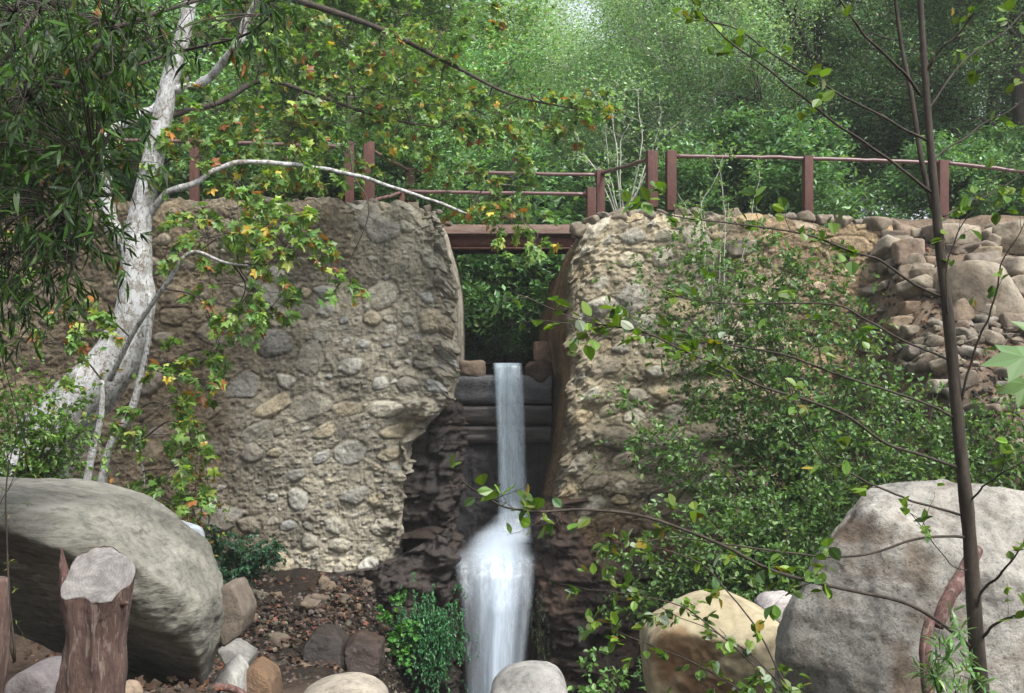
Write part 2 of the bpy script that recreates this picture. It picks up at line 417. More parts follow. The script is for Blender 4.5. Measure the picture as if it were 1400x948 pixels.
def rnd_planes(rng, sx, sy, sz, n=13):
    d = nrm(rng.normal(0, 1, (n, 3))); out = []
    for v in list(d) + [np.array(a, float) for a in ((1, 0, 0), (-1, 0, 0), (0, 1, 0), (0, -1, 0), (0, 0, 1), (0, 0, -1))]:
        out.append((v, math.sqrt((v[0] * sx) ** 2 + (v[1] * sy) ** 2 + (v[2] * sz) ** 2) * rng.uniform(0.8, 1.05)))
    return out

def outline_planes(px, Yd, c, extra):
    """convex outline of the photographed boulder -> supporting planes round centre c"""
    pts = [P(a, b, Yd) for a, b in px]; out = []
    for a, b in zip(pts, pts[1:] + pts[:1]):
        n = np.array([-(b[2] - a[2]), 0, b[0] - a[0]]); n = nrm(n)
        dd = float((a - c) @ n)
        if dd < 0: n = -n; dd = -dd
        out.append((n, max(dd, 0.05)))
    return out + [(np.array(n, float), d) for n, d in extra]

def hero(name, label, px, Yd, cpx, extra, mat, seed, col, col2=None, cat='boulder', **kw):
    c = P(cpx[0], cpx[1], Yd); g = Geo()
    rock_geo(g, c, outline_planes(px, Yd, c, extra), seed, col=col, col2=col2, **kw)
    return tag(mk(name, g, mat, loc=(c[0], c[1], g.v[0][:, 2].min())), label, cat)

hero('boulder', 'huge striated grey boulder at lower left, sloping down towards the creek behind the sawn stump',
     [(-190, 690), (-60, 664), (60, 668), (150, 690), (245, 765), (280, 815), (288, 870), (268, 930), (225, 1010), (60, 1040), (-190, 900)],
     8.4, (150, 742), [((.22, -.66, .70), .70), ((.05, -.80, .60), .92), ((-.30, -.60, -.74), .50), ((.50, -.80, -.35), .78), ((0, 1, .1), .9), ((0, .6, .8), .9), ((.75, .65, 0), .98)],
     M['slab'], 11, (.17, .165, .14), (.26, .25, .21), res=7, p=24, amp=0.07, freq=1.6, ridg=0.05)
hero('boulder', 'huge pale speckled boulder filling the lower right corner behind the sapling',
     [(1030, 1010), (1062, 910), (1082, 800), (1108, 756), (1150, 712), (1195, 672), (1240, 661), (1350, 655), (1560, 655), (1750, 760), (1760, 1010)],
     7.6, (1290, 850), [((-.66, -.70, .28), .80), ((-.22, -.90, .36), .66), ((.12, -.62, .78), .72), ((.3, -.9, .3), .80), ((-.1, -1, -.15), .86), ((-.80, -.58, -.1), 1.0), ((0, 1, 0), .9), ((-.8, .6, 0), 1.02), ((-.75, .4, .5), .92), ((.1, .6, .8), .9)],
     M['granite'], 23, (.225, .213, .19), (.33, .315, .282), res=7, p=40, amp=0.045, freq=1.7, ridg=0.03,
     blobs=[(P(1195, 738, 6.9), (.26, 1, .13), (.10, .07, .05), .02), (P(1150, 742, 6.9), (.14, 1, .16), (.15, .12, .09), .02), (P(1275, 780, 6.9), (.10, 1, .22), (.16, .13, .10), .0), (P(1240, 930, 6.9), (.10, 1, .22), (.12, .085, .06), .01)])
hero('boulder', 'smooth cream and ochre boulder wedged left of the big pale boulder',
     [(880, 905), (884, 868), (905, 848), (960, 822), (1005, 820), (1060, 845), (1085, 880), (1080, 990), (900, 1000)],
     9.5, (985, 905), [((-.1, -.5, .85), .50), ((-.4, -.9, -.2), .38), ((.5, -.8, .1), .62), ((0, 1, 0), .5)],
     M['tan'], 31, (.40, .35, .23), (.33, .28, .18), res=6, p=34, amp=0.05, freq=1.4,
     blobs=[(P(935, 905, 9.1), (.34, 1, .26), (.16, .09, .045), .02), (P(960, 945, 9.1), (.3, 1, .2), (.14, .075, .04), .0)])
hero('boulder', 'rounded pale grey boulder at the bottom edge in front of the waterfall',
     [(668, 945), (690, 922), (730, 912), (765, 918), (780, 948), (770, 1000), (680, 1000)], 10.0, (725, 955),
     [((0, -.8, .6), .28), ((0, -1, -.2), .3), ((0, 1, 0), .4)], M['rock'], 37, (.36, .35, .33), (.27, .26, .245), res=5, amp=0.05)
hero('boulder', 'smooth beige boulder cap at the bottom edge left of the waterfall',
     [(405, 955), (430, 938), (470, 929), (505, 934), (530, 955), (520, 1000), (420, 1000)], 10.0, (468, 965),
     [((0, -.8, .6), .28), ((0, -1, -.2), .3), ((0, 1, 0), .4)], M['rock'], 39, (.36, .32, .26), res=5, amp=0.03)
hero('boulder', 'bluish grey flat slab standing behind the huge striated boulder',
     [(195, 712), (215, 712), (262, 728), (270, 765), (262, 800), (200, 790)], 9.8, (232, 758), [((0, -1, .2), .18), ((0, 1, 0), .4)],
     M['rock'], 41, (.33, .37, .40), res=5, p=18, amp=0.03)
hero('boulder', 'brown angular rock leaning on the right end of the striated boulder',
     [(305, 800), (325, 796), (342, 835), (336, 862), (312, 880), (300, 840)], 9.0, (320, 836), [((0, -1, .1), .18), ((0, 1, 0), .3)],
     M['rock'], 43, (.17, .14, .11), res=5, p=16, amp=0.06)
hero('boulder', 'pale wedge shaped rock at the foot of the striated boulder',
     [(296, 948), (300, 920), (316, 902), (330, 920), (334, 960), (300, 975)], 9.3, (315, 938), [((0, -1, .3), .18), ((0, 1, 0), .3)],
     M['rock'], 47, (.42, .41, .38), res=5, p=16, amp=0.04)
hero('boulder', 'wet orange brown rock low beside the pale wedge shaped rock',
     [(330, 948), (335, 915), (352, 905), (375, 925), (380, 960), (340, 975)], 9.6, (354, 938), [((0, -1, .3), .18), ((0, 1, 0), .3)],
     M['wet'], 49, (.22, .13, .07), res=5, p=12, amp=0.06)
hero('boulder', 'small dark rock with pale flat top between the boulder and the scree',
     [(300, 885), (318, 880), (345, 897), (340, 915), (312, 905)], 10.5, (322, 897), [((0, -1, .2), .15), ((0, 1, 0), .3)],
     M['rock'], 51, (.25, .24, .22), res=4, p=14, amp=0.06)
hero('boulder', 'dark wet squarish rock below the overhang beside the green fern clump',
     [(474, 880), (488, 870), (522, 882), (522, 915), (480, 925)], 15.2, (498, 897), [((0, -1, .2), .3), ((0, 1, 0), .5)],
     M['wet'], 53, (.045, .032, .025), (.075, .045, .033), res=5, p=18, amp=0.16)
hero('boulder', 'dark round wet rock left of the squarish wet rock under the overhang',
     [(418, 880), (430, 862), (455, 862), (472, 880), (470, 915), (425, 920)], 15.0, (445, 890), [((0, -1, .2), .3), ((0, 1, 0), .5)],
     M['wet'], 54, (.035, .025, .02), res=5, p=14, amp=0.16)
hero('boulder', 'small pale rock showing between the ochre boulder and the big pale boulder',
     [(1036, 830), (1050, 816), (1085, 814), (1090, 850), (1060, 850)], 10.4, (1065, 834), [((0, -1, .2), .2), ((0, 1, 0), .3)],
     M['rock'], 55, (.48, .44, .42), res=4, p=12, amp=0.05)
hero('boulder', 'dull grey rock on the ground in the bottom left corner beside the stump',
     [(20, 925), (40, 910), (75, 912), (92, 940), (80, 985), (25, 985)], 6.6, (56, 945), [((0, -1, .2), .2), ((0, 1, 0), .3)],
     M['rock'], 57, (.17, .15, .15), res=5, p=8, amp=0.05)
hero('boulder', 'small tan rock at the bottom edge between the stump and the striated boulder',
     [(148, 955), (160, 938), (178, 940), (186, 960), (170, 985)], 6.8, (167, 960), [((0, -1, .2), .12), ((0, 1, 0), .2)],
     M['rock'], 58, (.33, .25, .18), res=4, p=8, amp=0.05)

def on_bank(px, py, Y=9.0, Y1=18.4):
    while Y < Y1:
        q = P(px, py, Y)
        if q[2] < ground(q[0], q[1]): break
        Y += .05
    return Y
# rubble slope at right: each rock a thing
hand = [  # px, py, half-width, half-height (px), Y, colour, label
    (1298, 324, 44, 17, 17.2, (.46, .42, .37), 'long pale oval boulder on the crest right of the wall'),
    (1330, 398, 52, 42, 15.8, (.40, .37, .33), 'big rounded grey boulder half way up the rubble slope'),
    (1388, 330, 34, 26, 16.6, (.44, .40, .34), 'square edged tan boulder at the right edge of the crest'),
    (1392, 395, 28, 18, 15.8, (.42, .38, .33), 'grey boulder at the right edge below the crest'),
    (1240, 345, 22, 18, 17.2, (.38, .31, .27), 'brownish boulder under the crest of the rubble slope'),
    (1205, 318, 18, 12, 17.4, (.44, .40, .36), 'small pale boulder at the left end of the crest'),
    (1262, 385, 16, 16, 16.4, (.40, .36, .31), 'pale wedge of rock left of the big rounded grey boulder'),
    (1245, 425, 17, 12, 16.0, (.38, .30, .24), 'brown rock in the middle of the rubble slope'),
    (1230, 448, 22, 14, 15.8, (.46, .38, .30), 'tan rock above the greenery on the slope'),
    (1250, 482, 16, 13, 15.4, (.42, .40, .40), 'pale upright rock among the shrub leaves'),
    (1290, 528, 26, 10, 14.6, (.50, .48, .44), 'flat whitish rock low on the slope beside the sapling'),
    (1385, 440, 24, 14, 15.2, (.34, .30, .27), 'dull grey rock low at the right edge of the slope'),
    (1275, 360, 17, 12, 16.8, (.36, .30, .25), 'brown rock wedged below the long pale oval boulder'),
    (1345, 350, 20, 11, 16.6, (.46, .41, .33), 'yellowish flat rock right of the long pale oval boulder'),
    (1010, 340, 22, 12, 17.75, (.42, .39, .36), 'pale rock bulging from the top of the right wall'),
]
for i, (px, py, hw, hh, Y, c, lab) in enumerate(hand):
    Y = on_bank(px, py + hh * .3) if px > 1100 else Y; cen = P(px, py, Y); g = Geo(); rx = hw / FPX * Y; rz = hh / FPX * Y
    rock_geo(g, cen, rnd_planes(np.random.default_rng(100 + i), rx, (rx + rz) * .6, rz, 8), 60 + i, res=5, p=16, amp=0.12, col=np.array(c) * np.array([.78, .74, .66]), col2=np.array(c) * np.array([.5, .44, .36]))
    tag(mk('boulder', g, M['rock'], loc=(cen[0], cen[1], g.v[0][:, 2].min())), lab, 'boulder', 'boulders on the rubble slope')

protos = []
for i in range(7):
    g = Geo(); r_ = np.random.default_rng(200 + i)
    rock_geo(g, np.zeros(3), rnd_planes(r_, 1, r_.uniform(.7, 1), r_.uniform(.5, .75), 7), 300 + i, res=4, p=16, amp=0.16,
             col=[(.29, .25, .19), (.24, .20, .15), (.20, .18, .15), (.33, .29, .225), (.23, .17, .12), (.26, .24, .21), (.13, .105, .085)][i], col2=(.17, .135, .10))
    me = mk('proto', g, M['rock']); protos.append(me.data); bpy.data.objects.remove(me)
def stone(name, pos, s, lab, cat, grp, rng, pk=None):
    o = bpy.data.objects.new(name, protos[int(rng.integers(0, 7)) if pk is None else pk]); COL.objects.link(o)
    o.location = pos; o.rotation_euler = tuple(rng.uniform(-.4, .4, 2)) + (rng.uniform(0, 6.28),)
    o.scale = (s, s * rng.uniform(.75, 1.1), s * rng.uniform(.7, 1.05)); return tag(o, lab, cat, grp)
r_ = np.random.default_rng(5)
for k in range(430):
    x = r_.uniform(5.4, 9.6); y = r_.uniform(13.2, 18.3)
    if (x < 6.0 and y < 16.5) or y < 13.2: continue
    s = r_.choice([.10, .14, .2, .28], p=[.3, .3, .27, .13]) * r_.uniform(.7, 1.2)
    if k >= 280: x = r_.uniform(5.6, 9); y = r_.uniform(15.5, 18.4)
    stone('rock', (x, y, gz(x, y) + .12 * s), s, 'one of the loose tan rocks scattered over the rubble slope at right', 'rock', 'loose rocks on the rubble slope', r_)
r_ = np.random.default_rng(6)
for k in range(80):
    px = r_.uniform(300, 545); py = r_.uniform(795, 925)
    # march the view ray onto the bank
    Y = 11.0
    while Y < 17.7:
        q = P(px, py, Y)
        if q[2] < ground(q[0], q[1]): break
        Y += .1
    if Y >= 17.7: continue
    s = r_.choice([.05, .08, .13, .2], p=[.4, .35, .18, .07]) * r_.uniform(.8, 1.2)
    stone('stone', (q[0], q[1], gz(q[0], q[1]) + .15 * s), s * .85, 'one of the loose stones in the dark scree below the left wall', 'stone', 'loose stones on the scree', r_, [6, 6, 2, 6, 4][k % 5])
r_ = np.random.default_rng(8)
def top_l(x): return np.interp(x, [-14, -4, -2.5, -1.75, -1.25, -0.95, -0.7], [3.05, 3.08, 3.06, 2.98, 2.86, 2.5, 2.3])
def top_r(x): return np.interp(x, [.7, .9, 1.15, 1.6, 2.5, 4, 5.6, 9, 12], [1.9, 2.2, 2.55, 2.83, 2.86, 2.82, 2.68, 2.4, 2.3])
for k, (px, s) in enumerate([(372, .13), (405, .10), (427, .14), (445, .12), (493, .17), (512, .09), (530, .13), (548, .15), (566, .14), (583, .12), (598, .09), (612, .1), (357, .08), (340, .11), (465, .07)]):
    x = (px - 700) / FPX * 18.3
    stone('cobble', (x, 18.25, top_l(x) + s * .15 + r_.normal(0, .02)), s * r_.uniform(.7, 1.25), 'one of the loose grey cobbles lying along the top of the left wall', 'cobble', 'cobbles on the left wall', r_, [2, 5, 0][k % 3])
for k, (px, s) in enumerate([(795, .17), (812, .12), (826, .15), (786, .12), (845, .16), (862, .18), (885, .14), (905, .17), (930, .13), (950, .16), (975, .12), (1000, .17), (1022, .13), (1050, .15), (1075, .18), (1100, .14), (1125, .17), (1150, .19), (1172, .16), (1195, .2), (1218, .17), (1240, .2), (1265, .16), (1330, .18)]):
    x = (px - 700) / FPX * 18.25
    stone('cobble', (x, 18.2, top_r(x) + s * .10 + r_.normal(0, .04)), s * r_.uniform(.6, 1.4), 'one of the pale cobbles lying along the top of the right wall', 'cobble', 'cobbles on the right wall', r_, [0, 3, 5, 1][k % 4])

# ------------------------------------------------------------------ masonry walls: real relief
def stone_field(U, Z, rng, keep, sizes, prot):
    """paint embedded stones into a (U,Z) relief; returns height, stone mask, tone"""
    H = np.zeros_like(U); Mk = np.zeros_like(U); Tn = np.zeros(U.shape + (3,))
    u0, u1, z0, z1 = U.min(), U.max(), Z.min(), Z.max(); us = U[0]; zs = Z[:, 0]
    placed = []
    tones = 1.62 * np.array([(.30, .285, .24), (.34, .32, .26), (.25, .245, .22), (.35, .30, .21), (.41, .40, .36), (.19, .175, .15), (.27, .275, .265)])
    cell = {}
    for rad, tries in sizes:
        for _ in range(tries):
            r = rad * rng.uniform(.8, 1.2); u = rng.uniform(u0, u1); z = rng.uniform(z0, z1)
            if rad > .1: z = round(z / .40) * .40 + rng.normal(0, .05)
            if not keep(u, z, r): continue
            k = (int(u // .8), int(z // .8)); bad = False
            for a in (-1, 0, 1):
                for b in (-1, 0, 1):
                    for (pu, pz, pr) in cell.get((k[0] + a, k[1] + b), ()):
                        if abs(pu - u) < (pr + r) * 1.12 and abs(pz - z) < (pr + r) * .88: bad = True; break
                    if bad: break
                if bad: break
            if bad: continue
            cell.setdefault(k, []).append((u, z, r)); placed.append((u, z, r))
    for (u, z, r) in placed:
        i0, i1 = np.searchsorted(zs, [z - 1.4 * r, z + 1.4 * r]); j0, j1 = np.searchsorted(us, [u - 1.7 * r, u + 1.7 * r])
        if i1 <= i0 or j1 <= j0: continue
        uu = U[i0:i1, j0:j1] - u; zz = Z[i0:i1, j0:j1] - z
        th = rng.normal(0, .25); ca, sa = math.cos(th), math.sin(th)
        a = (uu * ca + zz * sa) / (r * rng.uniform(1.0, 1.4)); b = (-uu * sa + zz * ca) / (r * rng.uniform(.75, .98))
        q = np.stack([uu / r * 1.1 + u * 9, zz / r * 1.1, np.full_like(uu, z * 3)], -1)
        w = fbm(q, 4, 50); nk = int(rng.integers(5, 8)); a0 = rng.uniform(0, 6.28); acc = 0
        for kk in range(nk):
            t_ = a0 + 6.283 * (kk + rng.uniform(-.3, .3)) / nk
            acc = acc + np.clip((math.cos(t_) * a + math.sin(t_) * b) / rng.uniform(.78, 1.02), 0, 9) ** 7
        d = acc ** (1 / 7) + .20 * w
        h = np.clip(1 - np.clip(d, 0, 1.3) ** 5, 0, 1) * prot * min(1, r / .17 + .25) * rng.uniform(.35, 1.35)
        m_ = smooth(d, 1.04, .86)
        h = h * (1 + .25 * a * rng.normal() + .25 * b * rng.normal()) + m_ * .02 * fbm(q * 3, 3, 77) - .020 * rng.uniform(0, 1.3) * min(1, r / .12) * np.exp(-((d - 1.06) / .09) ** 2)
        sl = (slice(i0, i1), slice(j0, j1)); up = m_ > .3
        H[sl] = np.where(d < 1.25, np.where(up, np.maximum(H[sl], h), H[sl] + np.minimum(h, 0)), H[sl])
        tn = tones[rng.integers(0, len(tones))] * rng.uniform(.72, 1.12)
        Tn[sl] = Tn[sl] * (1 - m_[..., None]) + tn * m_[..., None]; Mk[sl] = np.maximum(Mk[sl], m_)
    return H, Mk, Tn

def wall(name, label, side, x_out, xc_fn, top_fn, zb, yfront, rev_dx, rev_len, seed, dark, keep, extra=None, step=.017):
    """side=-1: wall left of the gap, its end face turns back at the gap; xc_fn(z) = broken corner line"""
    rng = np.random.default_rng(seed)
    xr = xc_fn(np.array([1.0]))[0]; Lf = abs(xr - x_out)
    s = np.arange(-Lf, rev_len, step); zt = 3.2; nz = int((zt - zb) / step); ncap = 45
    zz = np.concatenate([np.linspace(zb, zt, nz), zt + np.arange(1, ncap + 1) * .03])
    S, Z = np.meshgrid(s, zz)
    H, Mk, Tn = stone_field(S, Z, rng, keep, [(.25, 260), (.19, 700), (.13, 700), (.08, 900), (.05, 2600), (.03, 6000)], .055)
    sgn = 1 if side < 0 else -1
    zq = np.stack([S, 0 * Z + seed, Z], -1); xc = xc_fn(Z) + (.30 * fbm(zq * 2.2, 5, seed, gain=.62) + .12 * blocky(zq * 3.2 + 9, seed + 2) + .05 * fbm(zq * 9, 3, seed + 1)) * np.exp(-np.abs(S + .05) / .32)
    front = S < 0
    k = np.clip(-S / Lf, 0, 1)
    x = np.where(front, xc + (x_out - xc) * k, xc + rev_dx * np.clip(S, 0, None) / rev_len)
    y = np.where(front, yfront, yfront + S)
    topz = top_fn(x); zn = (Z - zb) / (zt - zb)
    cap = np.clip(Z - zt, 0, None)
    z = np.where(Z <= zt, zb + (topz - zb) * zn, topz - .02 * cap / .03 * .5)
    wN = smooth(S, -.05, .05)
    nx = sgn * wN; ny = -(1 - wN); ln = np.hypot(nx, ny); nx, ny = nx / ln, ny / ln
    # rounding of the vertical corner and of the top edge
    rc = .05 * np.exp(-(S / .08) ** 2); rt = .08 * np.exp(-((z - topz) / .10) ** 2) * (Z <= zt) + .08 * (Z > zt)
    pw = np.stack([x, y, z], -1)
    mk_ = Mk * (Z <= zt); big = .06 * fbm(pw * .9, 3, seed + 1) ; med = .03 * fbm(pw * 4.0, 4, seed + 2); rg = (.034 * fbm(pw * 9, 5, seed + 5, ridged=True, gain=.6) + .016 * fbm(pw * 22, 2, seed + 15)) * (1 - .75 * mk_) + .006 * fbm(pw * 20, 3, seed + 25) * mk_
    crumb = .20 * fbm(pw * 3.6, 5, seed + 16, gain=.6) * np.exp(-((S + .15) / .35) ** 2) * (S < .1); rg = rg + crumb
    er = (fbm(pw * .7 + 40, 3, seed + 8) > .05)
    disp = H * (Z <= zt) + big + med + rg - rc - rt
    rv = smooth(S, .04, .30) * (.6 if side < 0 else .45); disp = disp * (1 - rv)
    if extra is not None: disp = disp + extra(x, y, z, S)
    x = x + nx * disp - nx * cap; y = y + ny * disp - ny * cap
    z = z + ((.10 + .16 * np.exp(-np.abs(S) / .6)) * fbm(pw * 2.6, 4, seed + 4) + .03 * fbm(pw * 9, 2, seed + 6)) * smooth(Z, zt - .8, zt - .1) 
    # colours
    mort = np.array([.35, .32, .25]) * (1 + .55 * fbm(pw * 1.7, 5, seed + 7) + .25 * fbm(pw * 11, 3, seed + 9))[..., None]
    mort = mort * (1 - .22 * smooth(H, -.005, -.03))[..., None]
    if side < 0: mort = mort * (1 + .35 * rv)[..., None]
    m3 = (1 - rv)[..., None] * Mk[..., None] * (Z <= zt)[..., None] * (.75 + .2 * fbm(pw * 5, 3, seed + 19))[..., None]
    c = mort * (1 - m3) + Tn * m3
    c = c * dark(x, y, z)
    g = Geo(); n0, n1 = S.shape; ii = np.arange(n0 * n1).reshape(n0, n1)
    F = np.stack([ii[:-1, :-1], ii[:-1, 1:], ii[1:, 1:], ii[1:, :-1]], -1).reshape(-1, 4)
    if side > 0: F = F[:, ::-1]
    g.add(np.stack([x, y, z], -1).reshape(-1, 3), F, np.clip(c, .01, .7).reshape(-1, 3))
    base = (x_out + xr) / 2
    return tag(mk(name, g, M['wall'], loc=(base, yfront + .5, zb)), label, 'wall')

def xcL(z): # broken right edge of the left wall
    return np.interp(z, [-6, -3.4, -2.6, -1.6, -1.2, -.85, -.5, -.1, .4, 1.9, 2.3, 2.7, 3.2], [-2.0, -1.98, -1.92, -1.9, -1.84, -1.68, -1.36, -1.12, -1.02, -1.0, -1.02, -1.1, -1.3])
def xcR(z):
    return np.interp(z, [-6, -3.4, -2.4, -1.6, -.8, 0, .6, 2.0, 2.5, 3.2], [.80, .80, .72, .78, .95, 1.02, 1.10, .98, 1.05, 1.2])
BR = np.array([.60, .52, .44])
def darkL(x, y, z):
    # browner, dirtier masonry to the left and along the soil-washed top; damp stain beside the fall
    q = np.stack([x, y, z], -1); n = fbm(q * .6, 3, 91)
    k = smooth(-x + n * 1.2, 3.6, 5.6); k = np.maximum(k, .75 * smooth(z + n * .8, 1.3, 2.4) * smooth(-x, 2.2, 3.2))
    wet = smooth(x + .35 * n, -1.75, -1.3) * smooth(z, -.3, -1.3)
    c = np.ones(x.shape + (3,)) * (1 - k[..., None]) + BR * k[..., None]
    c = c * (1 - .75 * wet[..., None])
    eff = smooth(z + .4 * n, -2.3, -3.2) * smooth(-x, 4.8, 3.4)
    c = c * (1 + .55 * eff[..., None])
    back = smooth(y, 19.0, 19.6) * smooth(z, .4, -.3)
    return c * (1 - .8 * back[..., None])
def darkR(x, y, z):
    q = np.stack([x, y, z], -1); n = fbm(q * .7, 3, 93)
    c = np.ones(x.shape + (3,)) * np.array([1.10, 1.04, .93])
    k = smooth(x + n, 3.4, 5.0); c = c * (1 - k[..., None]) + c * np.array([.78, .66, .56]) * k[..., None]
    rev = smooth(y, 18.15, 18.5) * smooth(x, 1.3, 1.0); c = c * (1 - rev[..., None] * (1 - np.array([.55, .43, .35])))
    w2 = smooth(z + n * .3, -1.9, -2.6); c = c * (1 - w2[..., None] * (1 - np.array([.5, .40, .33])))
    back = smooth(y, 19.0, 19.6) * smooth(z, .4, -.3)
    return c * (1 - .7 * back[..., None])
def exL(x, y, z, S):
    hole = np.exp(-(((x + 1.72) / .30) ** 2 + ((z + .98) / .34) ** 2)) * (S < 0)       # cavity under the jutting block
    d = -.50 * hole
    d = d - .16 * np.exp(-(((x + 1.28) / .16) ** 2 + ((z - .42) / .14) ** 2)) * (S < 0)
    d = d + .12 * np.exp(-(((x + 1.62) / .26) ** 4 + ((z + .50) / .17) ** 4)) * (S < 0)  # the jutting block
    return d + .10 * smooth(z, 1.6, 2.5) * smooth(-x, 2, 3) - .06 * smooth(S, .0, .4) * 0
def exR(x, y, z, S):
    d = -.22 * np.exp(-(((x - 1.30) / .22) ** 2 + ((z - .80) / .20) ** 2)) * (S < 0)
    for zc, a in ((-1.0, .12), (-1.75, .10), (.25, .09), (-.25, .07)):   # weathered projecting courses
        d = d + .8 * a * np.exp(-((z - zc - .07 * np.sin(x * 2.1)) / .17) ** 4) * (S < 0) * smooth(x, .9, 1.3)
    return d
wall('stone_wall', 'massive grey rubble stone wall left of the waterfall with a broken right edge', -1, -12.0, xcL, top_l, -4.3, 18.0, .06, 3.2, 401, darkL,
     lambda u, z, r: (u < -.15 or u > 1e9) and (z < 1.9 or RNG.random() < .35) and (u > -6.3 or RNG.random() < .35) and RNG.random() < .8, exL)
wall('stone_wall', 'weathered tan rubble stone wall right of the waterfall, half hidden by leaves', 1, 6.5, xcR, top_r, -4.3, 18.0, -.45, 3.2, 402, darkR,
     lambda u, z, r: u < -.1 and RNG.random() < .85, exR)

# bedrock under and between the walls
def outcrop(label, path, z0, ztop, seed, cols, amp=.22, strat=.10, mat='wet', name='rock_outcrop', step=.035, capd=1.5):
    pts = cr([np.array([a, b, 0.]) for a, b in path], 30); seg = np.concatenate([[0], np.cumsum(np.linalg.norm(np.diff(pts, axis=0), axis=1))])
    s = np.arange(0, seg[-1], step); px_ = np.interp(s, seg, pts[:, 0]); py_ = np.interp(s, seg, pts[:, 1])
    tx, ty = np.gradient(px_), np.gradient(py_); l = np.hypot(tx, ty); nx, ny = ty / l, -tx / l
    nz = int((5) / step) ; v = np.linspace(0, 1, nz); vc = np.arange(1, 24) / 23.
    V = np.concatenate([v, 1 + vc])[:, None] * np.ones((1, len(s)))
    X = px_[None] + 0 * V; Yv = py_[None] + 0 * V; NX = nx[None] + 0 * V; NY = ny[None] + 0 * V
    tz = ztop(X); Z = z0 + (tz - z0) * np.clip(V, 0, 1); cap = np.clip(V - 1, 0, 1) * capd * (.4 + .6 * np.abs(NY) ** 3)
    q = np.stack([X, Yv, Z], -1)
    q2 = q * np.array([1, 1, 2.8])
    d = amp * 1.5 * fbm(q * 1.1, 5, seed) + strat * .55 * fbm((q + .5 * fbm(q * .8, 2, seed + 30)[..., None]) * np.array([1.6, 1.6, 2.4]), 5, seed + 3, ridged=True) + .07 * fbm(q * 5, 5, seed + 4, ridged=True, gain=.6) + .018 * fbm(q * 20, 2, seed + 5)
    d = d + .20 * blocky(q * np.array([1.5, 1.5, 2.4]) + seed, seed + 40) + .09 * blocky(q * np.array([4, 4, 6.5]) + seed, seed + 50)
    d = d - .18 * np.clip(V - .9, 0, .1) / .1 
    X = X + NX * (d - cap); Yv = Yv + NY * (d - cap); Z = Z + .12 * fbm(q * 1.6, 4, seed + 6) * smooth(V, .7, 1)
    t_ = (.5 + .9 * fbm(q * 1.4, 4, seed + 7)).clip(0, 1)[..., None]
    C = np.asarray(cols[0]) * (1 - t_) + np.asarray(cols[1]) * t_
    g = Geo(); n0, n1 = X.shape; ii = np.arange(n0 * n1).reshape(n0, n1)
    g.add(np.stack([X, Yv, Z], -1).reshape(-1, 3), np.stack([ii[:-1, :-1], ii[:-1, 1:], ii[1:, 1:], ii[1:, :-1]], -1).reshape(-1, 4), C.reshape(-1, 3))
    return tag(mk(name, g, M[mat], loc=(float(px_.mean()), float(py_.mean()), z0)), label, 'rock')
outcrop('dark wet rock ledge left of the lower waterfall with ferns growing on it', [(-5.6, 17.75), (-4.2, 17.65), (-3.0, 17.6), (-1.9, 17.45), (-1.15, 17.35), (-.98, 17.8), (-1.0, 19.8)], -6.4,
        lambda x: np.interp(x, [-6, -3.4, -2.4, -1.8, -1.2, -.9], [-3.45, -3.38, -3.2, -2.85, -2.62, -2.72]), 501, ((.018, .013, .011), (.062, .043, .034)))
outcrop('dark wet rock filling the broken hollow at the left wall corner', [(-2.2, 18.55), (-1.6, 18.45), (-1.15, 18.5), (-1.0, 19.0), (-1.0, 20.6)], -3.4,
        lambda x: np.interp(x, [-2.2, -1.5, -1.15, -.9], [-.5, -.35, -.1, -.1]), 511, ((.014, .010, .008), (.05, .034, .025)), amp=.16, strat=.14)
outcrop('reddish brown wet rock right of the lower waterfall under the right wall', [(.52, 20.4), (.50, 19.0), (.56, 17.7), (.95, 17.4), (1.8, 17.45), (3.2, 17.6), (5.2, 17.7)], -6.4,
        lambda x: np.interp(x, [.4, .8, 1.4, 2.4, 5.5], [-1.9, -2.3, -2.75, -3.0, -3.2]), 521, ((.022, .013, .009), (.085, .048, .029)))

# check dam across the gap
Yd = 20.0
dam = thing('weir', 'low weir of dark wet timbers and stone lip the water spills over', 'weir', (-.2, Yd, -3.0))
def timber(part, x0, x1, z0, z1, y, mat, lab=None, seed=1, amp=.02):
    g = Geo(); nx_, nz_ = 90, 26
    a = np.linspace(0, 1, nx_); ring = []
    th = np.linspace(0, 2 * math.pi, nz_, endpoint=False)
    c_, s_ = np.cos(th), np.sin(th); sq = (np.abs(c_) ** 14 + np.abs(s_) ** 14) ** (-1 / 14)
    X = x0 + (x1 - x0) * a[:, None] + 0 * th[None]; Yy = y + .2 * (c_ * sq)[None] + 0 * X; Zz = (z0 + z1) / 2 + (z1 - z0) / 2 * (s_ * sq)[None] + 0 * X
    q = np.stack([X * .8, Yy * 3, Zz * 5], -1); d = amp * fbm(q * 2, 4, seed)
    Yy = Yy + d * np.sign(Yy - y) * 1.6; Zz = Zz + d
    ii = np.arange(nx_ * nz_).reshape(nx_, nz_); jj = np.roll(ii, -1, 1)
    g.add(np.stack([X, Yy, Zz], -1).reshape(-1, 3), [np.stack([ii[:-1], ii[1:], jj[1:], jj[:-1]], -1).reshape(-1, 4), ii[0][None], ii[-1][None, ::-1]])
    o = mk(part, g, mat, dam)
    if lab: o['label'] = lab
timber('beam', -1.15, .75, -.44, .08, Yd, M['slabgrey'], 'worn grey top timber', 1, .035)
timber('beam', -1.15, .75, -.84, -.47, Yd + .03, M['beamwet'], None, 2)
timber('beam', -1.15, .75, -1.22, -.87, Yd + .0, M['beamwet'], None, 3)
